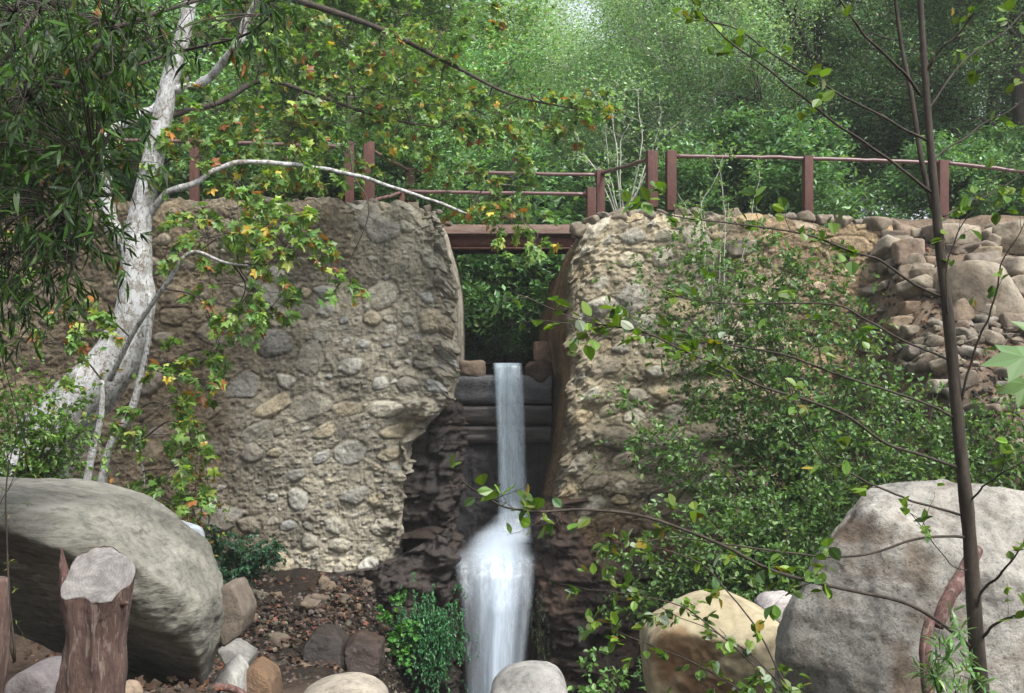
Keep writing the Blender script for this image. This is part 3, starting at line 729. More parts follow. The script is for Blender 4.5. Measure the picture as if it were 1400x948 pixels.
g = Geo(); rock_geo(g, np.array([-.78, Yd + .05, .16]), rnd_planes(np.random.default_rng(3), .36, .3, .25, 8), 71, res=5, amp=.18, p=7, col=(.16, .12, .09)); mk('lip_stone', g, M['rock'], dam)
g = Geo(); rock_geo(g, np.array([.50, Yd + .0, .17]), rnd_planes(np.random.default_rng(4), .28, .3, .24, 8), 73, res=5, amp=.18, p=7, col=(.09, .06, .045)); mk('lip_stone', g, M['rock'], dam)
g = Geo(); rock_geo(g, np.array([.60, Yd + .1, .55]), rnd_planes(np.random.default_rng(9), .20, .3, .24, 8), 74, res=5, amp=.18, p=7, col=(.17, .115, .08)); mk('lip_stone', g, M['rock'], dam)
g = Geo()
xx, zz = np.meshgrid(np.linspace(-1.3, .9, 110), np.linspace(-3.4, -1.2, 110)); q = np.stack([xx, zz, 0 * xx], -1)
yy = Yd - .12 + .10 * fbm(q * 2, 5, 88) - .05 * fbm(q * np.array([6, 2, 1]), 4, 89, ridged=True)
ii = np.arange(xx.size).reshape(xx.shape)
g.add(np.stack([xx, yy, zz], -1).reshape(-1, 3), np.stack([ii[:-1, :-1], ii[:-1, 1:], ii[1:, 1:], ii[1:, :-1]], -1).reshape(-1, 4), (.018, .015, .016))
mk('backing_rock', g, M['wet'], dam)

# ------------------------------------------------------------------ water
def water_sheet(g, rows, nu=60, thick=.06, seed=0, layers=2, soft=.22):
    """rows: list of (xl, xr, y, z, opacity); several thin curved veils, front and back"""
    R = np.array(rows, float); n = 60; t = np.linspace(0, 1, len(R)); tt = np.linspace(0, 1, n)
    R = np.stack([np.interp(tt, t, R[:, k]) for k in range(5)], 1)
    for k in range(5): R[1:-1, k] = (R[:-2, k] + 2 * R[1:-1, k] + R[2:, k]) / 4
    for l in range(layers):
        u = np.linspace(-1, 1, nu)[None]
        X = (R[:, 0:1] + R[:, 1:2]) / 2 + (R[:, 1:2] - R[:, 0:1]) / 2 * u * (1 - .04 * l)
        Z = R[:, 3:4] + 0 * X
        Yw = R[:, 2:3] - thick * np.sqrt(np.clip(1 - u ** 2, 0, 1)) * (1 - 1.6 * l / max(1, layers - 1 + 1e-9)) * (1 if layers > 1 else 1)
        q = np.stack([X * 9, Z * .35 + l * 9, 0 * X], -1); Yw = Yw - .03 * fbm(q, 3, seed + l)
        al = smooth(1 - np.abs(u), 0, soft) * R[:, 4:5] * np.ones_like(X)
        ii = np.arange(X.size).reshape(X.shape)
        g.add(np.stack([X, Yw, Z], -1).reshape(-1, 3), np.stack([ii[:-1, :-1], ii[:-1, 1:], ii[1:, 1:], ii[1:, :-1]], -1).reshape(-1, 4), np.stack([al.ravel(), (smooth(Yw, 17.3, 17.8) * (smooth(Yw, 19.2, 18.9))).ravel(), al.ravel() * 0], 1))
g = Geo()
water_sheet(g, [(-.38, .20, 20.3, .325, .5), (-.38, .20, 19.86, .325, .85), (-.38, .21, 19.76, .27, .85), (-.36, .24, 19.66, 0, .72), (-.33, .27, 19.55, -.6, .66), (-.29, .29, 19.42, -1.5, .62), (-.28, .33, 19.32, -2.2, .6), (-.32, .42, 19.2, -2.95, .55)], seed=1, layers=3, soft=.35)
tag(mk('upper_waterfall', g, M['water1'], loc=(-.08, 19.8, -2.9)), 'upper narrow waterfall dropping from the weir lip to the ledge', 'waterfall', kind='structure')
g = Geo()
water_sheet(g, [(-.55, .40, 18.75, -2.52, .0), (-.66, .40, 18.5, -2.62, .3), (-.82, .42, 18.2, -2.74, .55), (-.93, .43, 17.8, -2.88, .7), (-.94, .42, 17.55, -3.0, .85), (-.86, .38, 17.35, -3.22, .85), (-.80, .34, 17.22, -3.6, .75), (-.75, .26, 17.15, -4.3, .7), (-.70, .17, 17.1, -5.1, .75), (-.68, .14, 17.08, -5.9, .8)], seed=9, layers=3, thick=.12, soft=.95)
water_sheet(g, [(-.40, .26, 17.75, -2.88, .0), (-.44, .27, 17.5, -3.02, .35), (-.46, .22, 17.28, -3.2, .8), (-.48, .16, 17.08, -3.7, 1.0), (-.52, .08, 17.0, -4.4, 1.0), (-.58, .02, 16.95, -5.9, 1.0)], seed=12, layers=2, thick=.08, soft=1.0)
water_sheet(g, [(.05, .42, 17.6, -2.86, .0), (.08, .43, 17.3, -3.0, .6), (.08, .36, 17.12, -3.6, .6), (.0, .24, 17.05, -4.6, .6), (-.05, .18, 17.0, -5.9, .6)], seed=13, layers=1, thick=.06, soft=1.0)
water_sheet(g, [(-.98, -.70, 17.9, -2.84, .0), (-1.02, -.66, 17.55, -2.95, .3), (-.95, -.64, 17.3, -3.12, .7), (-.86, -.56, 17.12, -3.6, .6), (-.80, -.48, 17.05, -4.6, .4), (-.76, -.44, 17.0, -5.9, .3)], seed=15, layers=1, thick=.05, soft=1.0)
# churned mound where the upper fall lands: nested soft shells
d_, f_ = ico(5)
for (cx, cy, cz, ax, ay, az, op) in ((.02, 19.1, -2.60, .34, .3, .44, .32), (-.0, 19.0, -2.70, .48, .35, .38, .38), (-.06, 18.8, -2.80, .58, .4, .32, .42), (-.12, 18.65, -2.84, .68, .35, .24, .42)):
    v = d_ * np.array([ax, ay, az]); v = v * (1 + .14 * fbm(v * 3 + cx * 7, 3, 5))[:, None]
    facing = np.clip(-(d_[:, 1]) * .85 + .25 * np.clip(d_[:, 2], 0, 1), 0, 1)
    al = smooth(facing, .12, 1.0) * op * smooth(d_[:, 2], -.45, .55)
    g.add(v + np.array([cx, cy, cz]), f_, np.stack([al, 0 * al + 1, 0 * al], 1))
tag(mk('lower_waterfall', g, M['water2'], loc=(-.3, 17.3, -5.9)), 'lower wide foaming waterfall spreading over the rock ledge', 'waterfall', kind='structure')
g = Geo(); v = [(-2.6, 6, -5.62), (2.6, 6, -5.62), (2.6, 18.5, -5.62), (-2.6, 18.5, -5.62)]
xx, yy = np.meshgrid(np.linspace(-2.7, 2.7, 60), np.linspace(10.0, 18.2, 90)); ii = np.arange(xx.size).reshape(xx.shape)
zz = -5.55 + np.where(yy < 14, (14 - yy) * .42, 0) + .015 * fbm(np.stack([xx, yy, 0 * xx], -1) * 3, 3, 2)
g.add(np.stack([xx, yy, zz], -1).reshape(-1, 3), np.stack([ii[:-1, :-1], ii[:-1, 1:], ii[1:, 1:], ii[1:, :-1]], -1).reshape(-1, 4))
tag(mk('stream', g, M['stream']), 'dark creek pool at the foot of the falls', kind='structure')
g = Geo(); xx, yy = np.meshgrid(np.linspace(-1.2, 1.0, 30), np.linspace(20.1, 34, 80)); ii = np.arange(xx.size).reshape(xx.shape); zz = .31 + .01 * fbm(np.stack([xx, yy, 0 * xx], -1) * 3, 3, 2)
g.add(np.stack([xx, yy, zz], -1).reshape(-1, 3), np.stack([ii[:-1, :-1], ii[:-1, 1:], ii[1:, 1:], ii[1:, :-1]], -1).reshape(-1, 4))
tag(mk('upper_stream', g, M['stream']), 'creek water held back above the weir', kind='structure')

# ------------------------------------------------------------------ footbridge and rails
def post(par, px, ytop, ybot, wpx, Y, extra=.35, name='post'):
    a, b = P(px, ytop, Y), P(px, ybot, Y); w = wpx / FPX * Y; g = Geo()
    h = a[2] - b[2] + extra
    box(g, (a[0], Y, a[2] - h / 2), (w, w, h), rz=.12, bev=.008); mk(name, g, M['rust'], par)
def rail(par, pts, r=.036, name='rail'):
    p = cr(pts, 14); p[1:-1] += .006 * RNG.normal(0, 1, (len(p) - 2, 3)) * np.array([.2, .5, 1]); g = Geo(); tube(g, p, r, 10); mk(name, g, M['pipe'], par)
    for q, o in ((pts[0], pts[1]), (pts[-1], pts[-2])):
        d = nrm(np.asarray(o) - np.asarray(q)); g = Geo(); tube(g, np.array([q + d * .05, q + d * .12]), r * 1.35, 10); mk('collar', g, M['rust'], par)
def R3(px, py, Y): return P(px, py, Y)
bridge = thing('footbridge', 'rust brown footbridge spanning the gap above the waterfall', 'bridge', (0, 20.8, 2.6))
# deck: planks over two steel beams
g = Geo()
for k in range(11):
    y = 19.98 + k * .185; box(g, (-.05 + RNG.normal(0, .01), y, 2.90), (3.6, .175, .05), bev=.006)
mk('deck', g, M['plank'], bridge)
g = Geo(); box(g, (-.05, 19.86, 2.845), (3.55, .05, .17), bev=.006); mk('fascia_board', g, M['plank'], bridge)
for y, h_ in ((19.98, .27), (21.7, .15)):
    g = Geo(); box(g, (-.05, y, 2.752 - h_ / 2), (3.5, .03, h_ - .04)); box(g, (-.05, y, 2.752 - h_ + .013), (3.5, .14, .026)); box(g, (-.05, y, 2.738), (3.5, .14, .026)); mk('beam', g, M['rust'], bridge)
post(bridge, 560.5, 231, 289, 13, 21.7); post(bridge, 820.5, 233, 300, 11, 21.7)
post(bridge, 549, 262, 289, 8, 20.1); post(bridge, 808, 257, 300, 12, 20.1)
rail(bridge, [R3(562, 235, 21.7), R3(821, 239, 21.7)]); rail(bridge, [R3(551, 262, 20.1), R3(806, 266, 20.1)])
rail(bridge, [R3(562, 262, 21.7), R3(821, 266, 21.7)], .030)
post(bridge, 504.5, 195, 283, 15, 19.1); post(bridge, 891, 207, 258, 14, 19.1)
rail(bridge, [R3(508, 206, 19.1), R3(558, 233, 21.7)]); rail(bridge, [R3(888, 218, 19.1), R3(823, 237, 21.7)])
rail(bridge, [R3(508, 275, 19.1), R3(550, 263, 20.1)], .028)
fl = thing('railing', 'rust brown pipe railing on posts along the top of the left wall', 'railing', (-5, 19.1, 3.0))
for px, a, b, w in ((478, 195, 280, 12), (266, 190, 282, 12), (60, 190, 285, 12)): post(fl, px, a, b, w, 19.1)
rail(fl, [R3(-140, 186, 19.1), R3(266, 194, 19.1), R3(476, 201, 19.1)])
fr = thing('railing', 'rust brown pipe railing on posts along the top of the right wall', 'railing', (6, 19.1, 3.0))
for px, a, b, w in ((917, 207, 262, 13), (1104, 214, 292, 12), (1288, 220, 300, 13)): post(fr, px, a, b, w, 19.1)
rail(fr, [R3(919, 214, 19.1), R3(1104, 217, 19.1), R3(1288, 223, 19.1)]); rail(fr, [R3(1288, 222, 19.1), R3(1500, 247, 18.6)])
post(fr, 1500, 243, 320, 13, 18.6)

# ------------------------------------------------------------------ wood and foliage builders
class Plant:
    def __init__(s, rng): s.rng = rng; s.wood = Geo(); s.leaf = Geo(); s.twig = None; s.nodes = []
    def limb(s, pts, rad, sides=8, sub=6, rough=.0, wob=0.0, wn=1.0):
        p = cr(pts, sub)
        if wob:
            k = np.linspace(0, 1, len(p)); p = p + wob * np.stack([fbm(np.stack([k * wn * 6 + s.rng.uniform(0, 99), 0 * k, 0 * k], -1), 3, 7 + q) for q in range(3)], -1) * np.minimum(k * 6, 1)[:, None]
        tube(s.wood, p, rad, sides, rough=rough); s.nodes.append(p); return p

def spray(pl, base, d, length, r0, tmpl, size, pal_, nper=14, up=(0, 0, 1), tilt=.5, droop=.3, sub=2, lj=.5, bare=0.15, sides=4):
    """one leafy twig with side twigs"""
    rng = pl.rng; d = nrm(np.asarray(d, float)); n = 7
    t = np.linspace(0, 1, n)[:, None]; side = nrm(np.cross(d, rng.normal(0, 1, 3)))
    pts = base + d * length * t + side * length * .12 * np.sin(t * 3.0) * rng.normal() + np.array([0, 0, -1]) * droop * length * t ** 2
    pts[1:] += rng.normal(0, length * .015, (n - 1, 3))
    tube(pl.wood, pts, [r0, r0 * .3], sides, cap=False)
    tt = np.sort(rng.uniform(bare, 1, nper)); pos = np.stack([np.interp(tt, t[:, 0], pts[:, k]) for k in range(3)], 1)
    ax = nrm(np.gradient(pts, axis=0)); adir = np.stack([np.interp(tt, t[:, 0], ax[:, k]) for k in range(3)], 1)
    out = nrm(adir * .7 + rng.normal(0, lj, (nper, 3)) + np.array([0, 0, -droop * .6]))
    add_leaves(pl.leaf, pos, out, size * rng.uniform(.6, 1.25, nper), tmpl, pal(rng, nper, *pal_), rng, up, tilt)
    for k in range(sub):
        j = rng.integers(1, n - 1); dd = nrm(ax[j] + rng.normal(0, .6, 3))
        spray(pl, pts[j], dd, length * rng.uniform(.4, .65), r0 * .6, tmpl, size, pal_, max(4, int(nper * .6)), up, tilt, droop, 0, lj, bare, sides)
    return pts

def gen_tree(rng, h, spread, r0, lv, tmpl, size, pal_, nl, base_frac=.2, up_bias=.35, nleaf=26, sag=.15, clump=.30, lean=(0, 0)):
    """tapered trunk, limbs, branches, twigs; leaves gathered round the twig ends"""
    pl = Plant(rng)
    k = np.linspace(0, 1, 9)[:, None]
    trunk = np.hstack([k * 0, k * 0, k * h * .85]) + np.hstack([fbm(np.hstack([k * 2 + rng.uniform(0, 90), k * 0, k * 0]), 3, 1)[:, None], fbm(np.hstack([k * 2 + rng.uniform(0, 90), k * 0, k * 0]), 3, 2)[:, None], k * 0]) * h * .07 * k + np.array([lean[0], lean[1], 0]) * k * h
    tube(pl.wood, cr(trunk, 3), [r0 * 1.25, r0 * .8, r0 * .5, r0 * .12], 9)
    tips = []
    def grow(p0, d, ln, r, lev):
        n = 6; t = np.linspace(0, 1, n)[:, None]
        w = rng.normal(0, 1, 3); pts = p0 + d * ln * t + nrm(np.cross(d, w)) * ln * .14 * np.sin(t * 2.6) + np.array([0, 0, 1]) * (up_bias * ln * .5 * t ** 2 - sag * ln * t ** 2 * (lev > 1))
        tube(pl.wood, pts, [r, r * .4], 5 if lev < 2 else 3, cap=False)
        if lev >= lv - 1:
            tips.append(pts[3]); tips.append(pts[5]); return
        m_ = nl[lev + 1]
        for i in range(m_):
            j = rng.uniform(.3, 1.0); q = np.array([np.interp(j, t[:, 0], pts[:, c]) for c in range(3)])
            dd = nrm(d + rng.normal(0, .62, 3) + np.array([0, 0, up_bias * .4])); grow(q, dd, ln * rng.uniform(.42, .68), r * .5, lev + 1)
    for i in range(nl[0]):
        f = base_frac + (1 - base_frac) * (i + rng.uniform(0, 1)) / nl[0]
        p0 = np.array([np.interp(f, k[:, 0], trunk[:, c]) for c in range(3)]); a = i * 2.4 + rng.normal(0, .4)
        el = rng.uniform(.05, .5) + .7 * f * f
        d = np.array([math.cos(a) * math.cos(el), math.sin(a) * math.cos(el), math.sin(el)])
        grow(p0, d, spread * (1.05 - .55 * f) * rng.uniform(.75, 1.15), r0 * .45 * (1.1 - .7 * f), 0)
    tips = np.array(tips); n = len(tips) * nleaf
    tone = np.exp(rng.normal(0, .18, (len(tips), 1)))
    pos = np.repeat(tips, nleaf, 0) + rng.normal(0, clump, (n, 3)) * np.array([1, 1, .6])
    d = nrm(rng.normal(0, 1, (n, 3)) * np.array([1, 1, .5]) + np.array([0, 0, -.15]))
    add_leaves(pl.leaf, pos, d, size * rng.uniform(.6, 1.25, n), tmpl, pal(rng, n, *pal_) * np.repeat(tone, nleaf, 0), rng, tilt=.55)
    return pl, tips

def plant_thing(pl, name, label, cat, loc, wmat, lmat, group=None, wood='trunk', leaf='crown', offset=None):
    t = thing(name, label, cat, loc, group)
    if offset is not None:
        for g_ in (pl.wood, pl.leaf): g_.v = [v + offset for v in g_.v]
    mk(wood, pl.bole if getattr(pl, 'bole', None) else pl.wood, wmat, t)
    if getattr(pl, 'bole', None): mk('twigs', pl.wood, M['dark'], t)
    mk(leaf, pl.leaf, lmat, t, shade=False); return t

# ---- white sycamore
rs = np.random.default_rng(31)
Y0 = 15.0; pl = Plant(rs)
def q3(l, Y): return [P(a, b, Y + (c if len(t_) > 2 else 0)) for t_ in l for a, b, c in [t_ if len(t_) > 2 else (t_[0], t_[1], 0)]]
m_ = Y0 / FPX
trunk = pl.limb(q3([(10, 690, -.4), (45, 620, -.3), (95, 555, -.15), (150, 490), (180, 430), (186, 370), (190, 310), (205, 240), (220, 170), (232, 110), (250, 50), (262, -10), (275, -90), (280, -200)], Y0),
                [r * m_ for r in (44, 38, 31, 25, 22, 20, 17.5, 15, 13.5, 12, 10.5, 9, 8, 5)], 18, 8, rough=.16)
pl.limb(q3([(60, 690, .2), (110, 580, .1), (170, 500), (195, 430), (192, 370)], Y0), [r * m_ for r in (24, 21, 18, 17, 14)], 14, 8, rough=.2)
pl.limb(q3([(180, 345), (158, 315), (148, 270), (144, 215), (155, 178), (190, 160, .3), (225, 138, .5), (262, 105, .7)], Y0), [r * m_ for r in (13, 11, 9.5, 8, 7.5, 7, 5, 4)], 10, 7, rough=.25, wob=.08, wn=1.5)
pl.limb(q3([(238, 122), (262, 120), (288, 104), (315, 72, -.2), (335, 35, -.3), (350, -5, -.4), (372, -80, -.6)], Y0), [r * m_ for r in (7, 6.5, 6, 5.5, 5, 4, 3)], 10, 7, rough=.25, wob=.08, wn=1.5)
low1 = pl.limb(q3([(198, 300), (222, 272, -.1), (262, 250, -.2), (310, 228, -.1), (370, 221), (430, 230, .2), (500, 245, .5), (560, 262, .9), (640, 292, 1.4)], Y0), [r * m_ for r in (6, 5, 4.4, 3.6, 3.2, 3, 2.8, 2.6, 1.8)], 8, 7, rough=.25, wob=.06, wn=2)
low2 = pl.limb(q3([(150, 520, -.3), (185, 450, -.7), (230, 385, -1.0), (262, 345, -1.1), (310, 360, -1.2), (360, 365, -1.2)], Y0), [r * m_ for r in (4, 3.5, 3, 2.5, 2, 1)], 6, 6)
pl.limb(q3([(205, 400, -.4), (202, 470, -.5), (180, 560, -.5), (150, 610, -.5), (135, 680, -.5)], Y0), [r * m_ for r in (3, 4, 5, 5, 6)], 7, 6, rough=.2)
pl.limb(q3([(140, 520, -.5), (138, 570, -.6), (125, 625, -.6), (115, 680, -.6)], Y0), [r * m_ for r in (3, 4, 5, 5)], 7, 6, rough=.2)
pl.limb(q3([(175, 560, -.7), (185, 610, -.7), (195, 640, -.7), (198, 670, -.7)], Y0), [r * m_ for r in (2, 2, 1.5, 1)], 5, 6)
nodes0 = list(pl.nodes); pl.bole = pl.wood; pl.wood = Geo()
hi = pl.limb(q3([(262, -10), (330, -20, .4), (420, 5, .8), (520, 40, 1.2), (620, 90, 1.6), (700, 130, 1.8), (790, 150, 2.0)], Y0), [r * m_ for r in (6, 5.5, 5, 4, 3, 2, 1)], 7, 6)
mid = pl.limb(q3([(225, 160), (300, 140, .6), (360, 110, 1.0), (430, 130, 1.3), (520, 160, 1.6), (600, 175, 1.9)], Y0), [r * m_ for r in (5, 4.5, 4, 3, 2, 1)], 7, 6)
nodes = np.vstack(pl.nodes)
# leafy areas read from the photograph: px, py, spread, sprays, distance
areas = [(300, 150, 55, 12, 15.2), (360, 90, 60, 14, 15.6), (270, 215, 45, 12, 15.0), (330, 255, 40, 14, 15.0), (400, 175, 50, 14, 16.0), (470, 60, 60, 14, 16.2), (480, 120, 55, 16, 16.3), (450, 170, 45, 14, 16.3),
         (540, 110, 50, 14, 16.5), (560, 150, 45, 13, 16.6), (620, 175, 40, 12, 16.8), (690, 205, 35, 10, 16.9), (650, 150, 40, 10, 16.9), (745, 160, 30, 7, 17), (790, 150, 30, 14, 17), (820, 140, 14, 5, 17), (600, 130, 50, 14, 16.7), (520, 70, 60, 12, 16.4), (350, 180, 50, 12, 15.6), (700, 240, 25, 6, 17),
         (400, 225, 35, 9, 15.4), (470, 200, 40, 7, 16), (660, 280, 25, 10, 16.5), (700, 300, 28, 12, 16.5), (735, 320, 25, 6, 16.4),
         (285, 325, 45, 14, 14.2), (345, 315, 40, 16, 14.2), (385, 330, 28, 9, 14.2), (405, 300, 25, 7, 14.2), (345, 395, 28, 11, 14), (370, 420, 22, 9, 14), (300, 470, 20, 5, 14), (315, 440, 18, 4, 14), (470, 375, 14, 4, 15.5),
         (230, 500, 25, 7, 13.9), (225, 555, 30, 8, 13.9), (260, 590, 25, 6, 13.9), (195, 600, 25, 6, 13.9), (285, 520, 20, 3, 13.9), (240, 640, 25, 6, 13.9), (275, 670, 20, 5, 14), (250, 700, 20, 5, 14),
         (120, 150, 50, 8, 15), (180, 230, 30, 8, 15.3), (170, 60, 50, 8, 15), (230, 20, 40, 6, 15.2), (330, 20, 50, 8, 15.4), (600, 40, 50, 9, 16.6), (560, 20, 50, 8, 16.4), (50, 350, 40, 8, 14.4), (60, 470, 50, 9, 13.8), (110, 430, 30, 6, 14)]
for (ax_, ay_, sp, n, Y) in areas:
    c = P(ax_, ay_, Y); j = np.argmin(np.linalg.norm(nodes - c, axis=1)); a = nodes[j]
    mid_ = (a + c) / 2 + rs.normal(0, .12, 3) + np.array([0, 0, .12])
    tube(pl.wood, cr([a, mid_, c], 5), [.014, .006], 5, cap=False)
    for k in range(int(n * 1.02)):
        b = P(ax_ + rs.normal(0, sp * .6), ay_ + rs.normal(0, sp * .45), Y + rs.normal(0, .25)); m2 = c + (b - c) * .35
        dd = nrm((b - c) + rs.normal(0, .12, 3)); 
        tube(pl.wood, np.array([c, (c + b) / 2 + rs.normal(0, .05, 3), b]), [.006, .004], 3, cap=False)
        spray(pl, b, dd, rs.uniform(.22, .42), .005, T_SYC, .165, PSYC, nper=9, tilt=.55, droop=.35, sub=1, lj=.6, sides=3)
syc = plant_thing(pl, 'sycamore_tree', 'white barked sycamore leaning at left with green and rust coloured lobed leaves', 'tree', tuple(P(20, 690, 14.8)), M['syc'], M['leaf'])

# ---- slim sapling at right
rs = np.random.default_rng(41); pl = Plant(rs); Y1 = 5.2; m_ = Y1 / FPX
def A(l, Y=Y1): return q3(l, Y)
st = pl.limb(A([(1352, 1030), (1342, 948), (1335, 880), (1326, 740), (1312, 600), (1298, 450), (1284, 330), (1272, 200), (1264, 90), (1258, 0), (1252, -120), (1246, -260)]), [r * m_ for r in (12, 11, 10.5, 9.5, 8.5, 7.5, 6.5, 5.5, 4.5, 4, 3, 1.5)], 12, 7, rough=.10)
pl.limb(A([(1288, 330, .05), (1262, 230, .1), (1246, 130, .15), (1232, 60, .2), (1222, -20, .2), (1210, -140, .3)]), [r * m_ for r in (4.5, 4, 3.5, 3, 2.5, 1.5)], 8, 7)
BRN = [
 ([(1328, 885), (1285, 850), (1240, 825), (1180, 812), (1125, 800), (1060, 780), (990, 745), (930, 718), (860, 700), (790, 694), (740, 698), (690, 690), (660, 672), (636, 658)], 3.4, -1.6, .55),
 ([(1320, 735), (1290, 732), (1235, 742), (1160, 760), (1080, 756), (1000, 745), (930, 735), (870, 742)], 2.6, -.8, .3),
 ([(1316, 705), (1270, 690), (1225, 676), (1180, 655), (1120, 620), (1090, 560), (1075, 500)], 2.4, -.5, .35),
 ([(1310, 640), (1265, 622), (1215, 604), (1160, 572), (1100, 548), (1040, 528), (985, 500), (930, 478), (870, 450), (800, 436), (745, 420), (700, 405)], 2.8, -.9, .6),
 ([(1306, 572), (1260, 550), (1200, 528), (1140, 508), (1080, 490), (1000, 474), (920, 465), (850, 447), (780, 440), (735, 436)], 2.4, -.3, .55),
 ([(1296, 492), (1250, 470), (1200, 448), (1160, 424), (1100, 414), (1000, 413), (930, 405), (890, 390)], 2.2, -.5, .5),
 ([(1285, 405), (1245, 388), (1205, 360), (1160, 338), (1100, 318), (1030, 308), (960, 303), (900, 292), (850, 272)], 2.4, -.7, .65),
 ([(1275, 265), (1235, 232), (1180, 196), (1120, 150), (1060, 100), (1000, 55), (960, 15), (935, -20)], 2.8, -.5, .25),
 ([(1268, 192), (1215, 165), (1150, 128), (1085, 88), (1020, 50), (975, 30), (940, 18)], 2.4, -.2, .35),
 ([(1258, 130), (1235, 100), (1195, 62), (1160, 22), (1135, -15), (1115, -60)], 3.0, -.3, .3),
 ([(1266, 155), (1292, 118), (1330, 72), (1365, 45), (1400, 18), (1440, 0)], 2.2, .3, .6),
 ([(1265, 100), (1285, 70), (1315, 40), (1345, -2), (1375, -60)], 2.8, -.2, .45),
 ([(1276, 220), (1305, 195), (1345, 172), (1385, 146), (1430, 120)], 2.2, .2, .6),
 ([(1290, 296), (1320, 282), (1360, 258), (1410, 236)], 1.8, .3, .7),
 ([(1312, 560), (1330, 480), (1352, 420), (1375, 355), (1405, 290)], 2.4, -.3, .45),
 ([(1322, 690), (1350, 660), (1385, 640), (1430, 615)], 2.0, -.3, .5),
 ([(1332, 840), (1352, 800), (1380, 768), (1420, 720)], 3.0, -.3, .2),
 ([(1336, 882), (1362, 852), (1395, 838), (1440, 815)], 3.0, -.3, .15),
 ([(1300, 455), (1292, 380), (1308, 320), (1350, 262), (1395, 205)], 1.6, -.2, .5),
 ([(1324, 780), (1300, 770), (1250, 705), (1245, 690)], 1.2, -.4, .2),
]
for pts, r, dy, dens in BRN:
    n = len(pts); q = [P(a, b, Y1 + dy * k / (n - 1)) for k, (a, b) in enumerate(pts)]
    r = r * .78; p = pl.limb(q, [r * m_, r * m_ * .7, r * m_ * .25], 7, 7, wob=.02)
    ln = np.concatenate([[0], np.cumsum(np.linalg.norm(np.diff(p, axis=0), axis=1))]); tot = ln[-1]
    for k in range(int(tot * 9 * dens * 1.5) + 2):
        f = rs.uniform(.22, 1) ** .8; b = np.array([np.interp(f * tot, ln, p[:, c]) for c in range(3)]); ax = nrm(p[min(len(p) - 1, int(f * len(p)))] - p[max(0, int(f * len(p)) - 3)])
        d = nrm(ax * .8 + rs.normal(0, .45, 3)); spray(pl, b, d, rs.uniform(.05, .28), .0018, T_ROUND if k % 2 else T_OVAL, .062, PALD, nper=int(rs.integers(2, 6)), tilt=.5, droop=.15, sub=0, lj=.7, bare=.3, sides=4)
plant_thing(pl, 'sapling', 'slim dark stemmed sapling with long arching twigs standing in front at right', 'tree', tuple(P(1352, 1030, Y1)), M['dark'], M['leaf'], wood='trunk', leaf='foliage')

# ---- dark narrow-leaved tree overhanging top left
rs = np.random.default_rng(51); pl = Plant(rs); Y2 = 6.5; m_ = Y2 / FPX
pl.limb(q3([(-420, 1150), (-400, 700), (-330, 420), (-200, 260), (-100, 210), (0, 168), (60, 118), (110, 92), (150, 40), (175, -40)], Y2), [r * m_ for r in (30, 26, 22, 16, 9, 6, 5, 4, 3, 2)], 10, 7, rough=.1)
for l in ([(35, 118), (100, 116), (170, 95), (240, 72), (330, 50), (372, 20)], [(-100, 210), (-30, 250), (40, 280), (95, 300), (140, 320)], [(-60, 190), (20, 60), (60, 0), (90, -60)], [(-330, 420), (-150, 380), (-20, 350), (60, 345), (110, 350)],
          [(-200, 260), (-80, 120), (10, 30), (40, -40)], [(40, 130), (45, 60), (60, -10)], [(150, 40), (240, 10), (320, -10), (380, 10)], [(-100, 205), (0, 230), (70, 235), (130, 240)]):
    pl.limb([P(a, b, Y2 + rs.normal(0, .25)) for a, b in l], [4 * m_, 1.2 * m_], 6, 6)
nodes = np.vstack(pl.nodes)
for (ax_, ay_, sx_, sy_, n) in ((55, 40, 60, 40, 46), (40, 130, 50, 45, 44), (130, 60, 40, 40, 20), (30, 220, 45, 40, 50), (90, 215, 35, 35, 30), (40, 300, 45, 30, 42), (100, 330, 30, 25, 12), (140, 170, 25, 35, 10), (330, 30, 28, 22, 7), (365, 10, 15, 20, 5), (220, 30, 30, 25, 8), (20, 380, 30, 25, 14), (170, 20, 40, 20, 12), (-30, 200, 30, 150, 40), (760, -5, 14, 12, 0)):
    for k in range(int(n * 2.1)):
        b = P(ax_ + rs.normal(0, sx_), ay_ + rs.normal(0, sy_), Y2 + rs.normal(0, .55)); j = np.argmin(np.linalg.norm(nodes - b, axis=1)); a = nodes[j]
        if np.linalg.norm(a - b) > .02: tube(pl.wood, cr([a, (a + b) / 2 + np.array([0, 0, .05]), b], 4), [.005, .0025], 4, cap=False)
        spray(pl, b, nrm(b - a + rs.normal(0, .1, 3) + np.array([.06, 0, -.08])), rs.uniform(.15, .3), .0022, T_WILLOW, .115, PWIL, nper=int(rs.integers(7, 12)), tilt=.8, droop=.5, sub=0, lj=.55, sides=3)
plant_thing(pl, 'overhanging_tree', 'dark tree with narrow hanging leaves overhanging the top left corner', 'tree', tuple(P(-420, 1150, Y2)), M['dark'], M['leafg'])

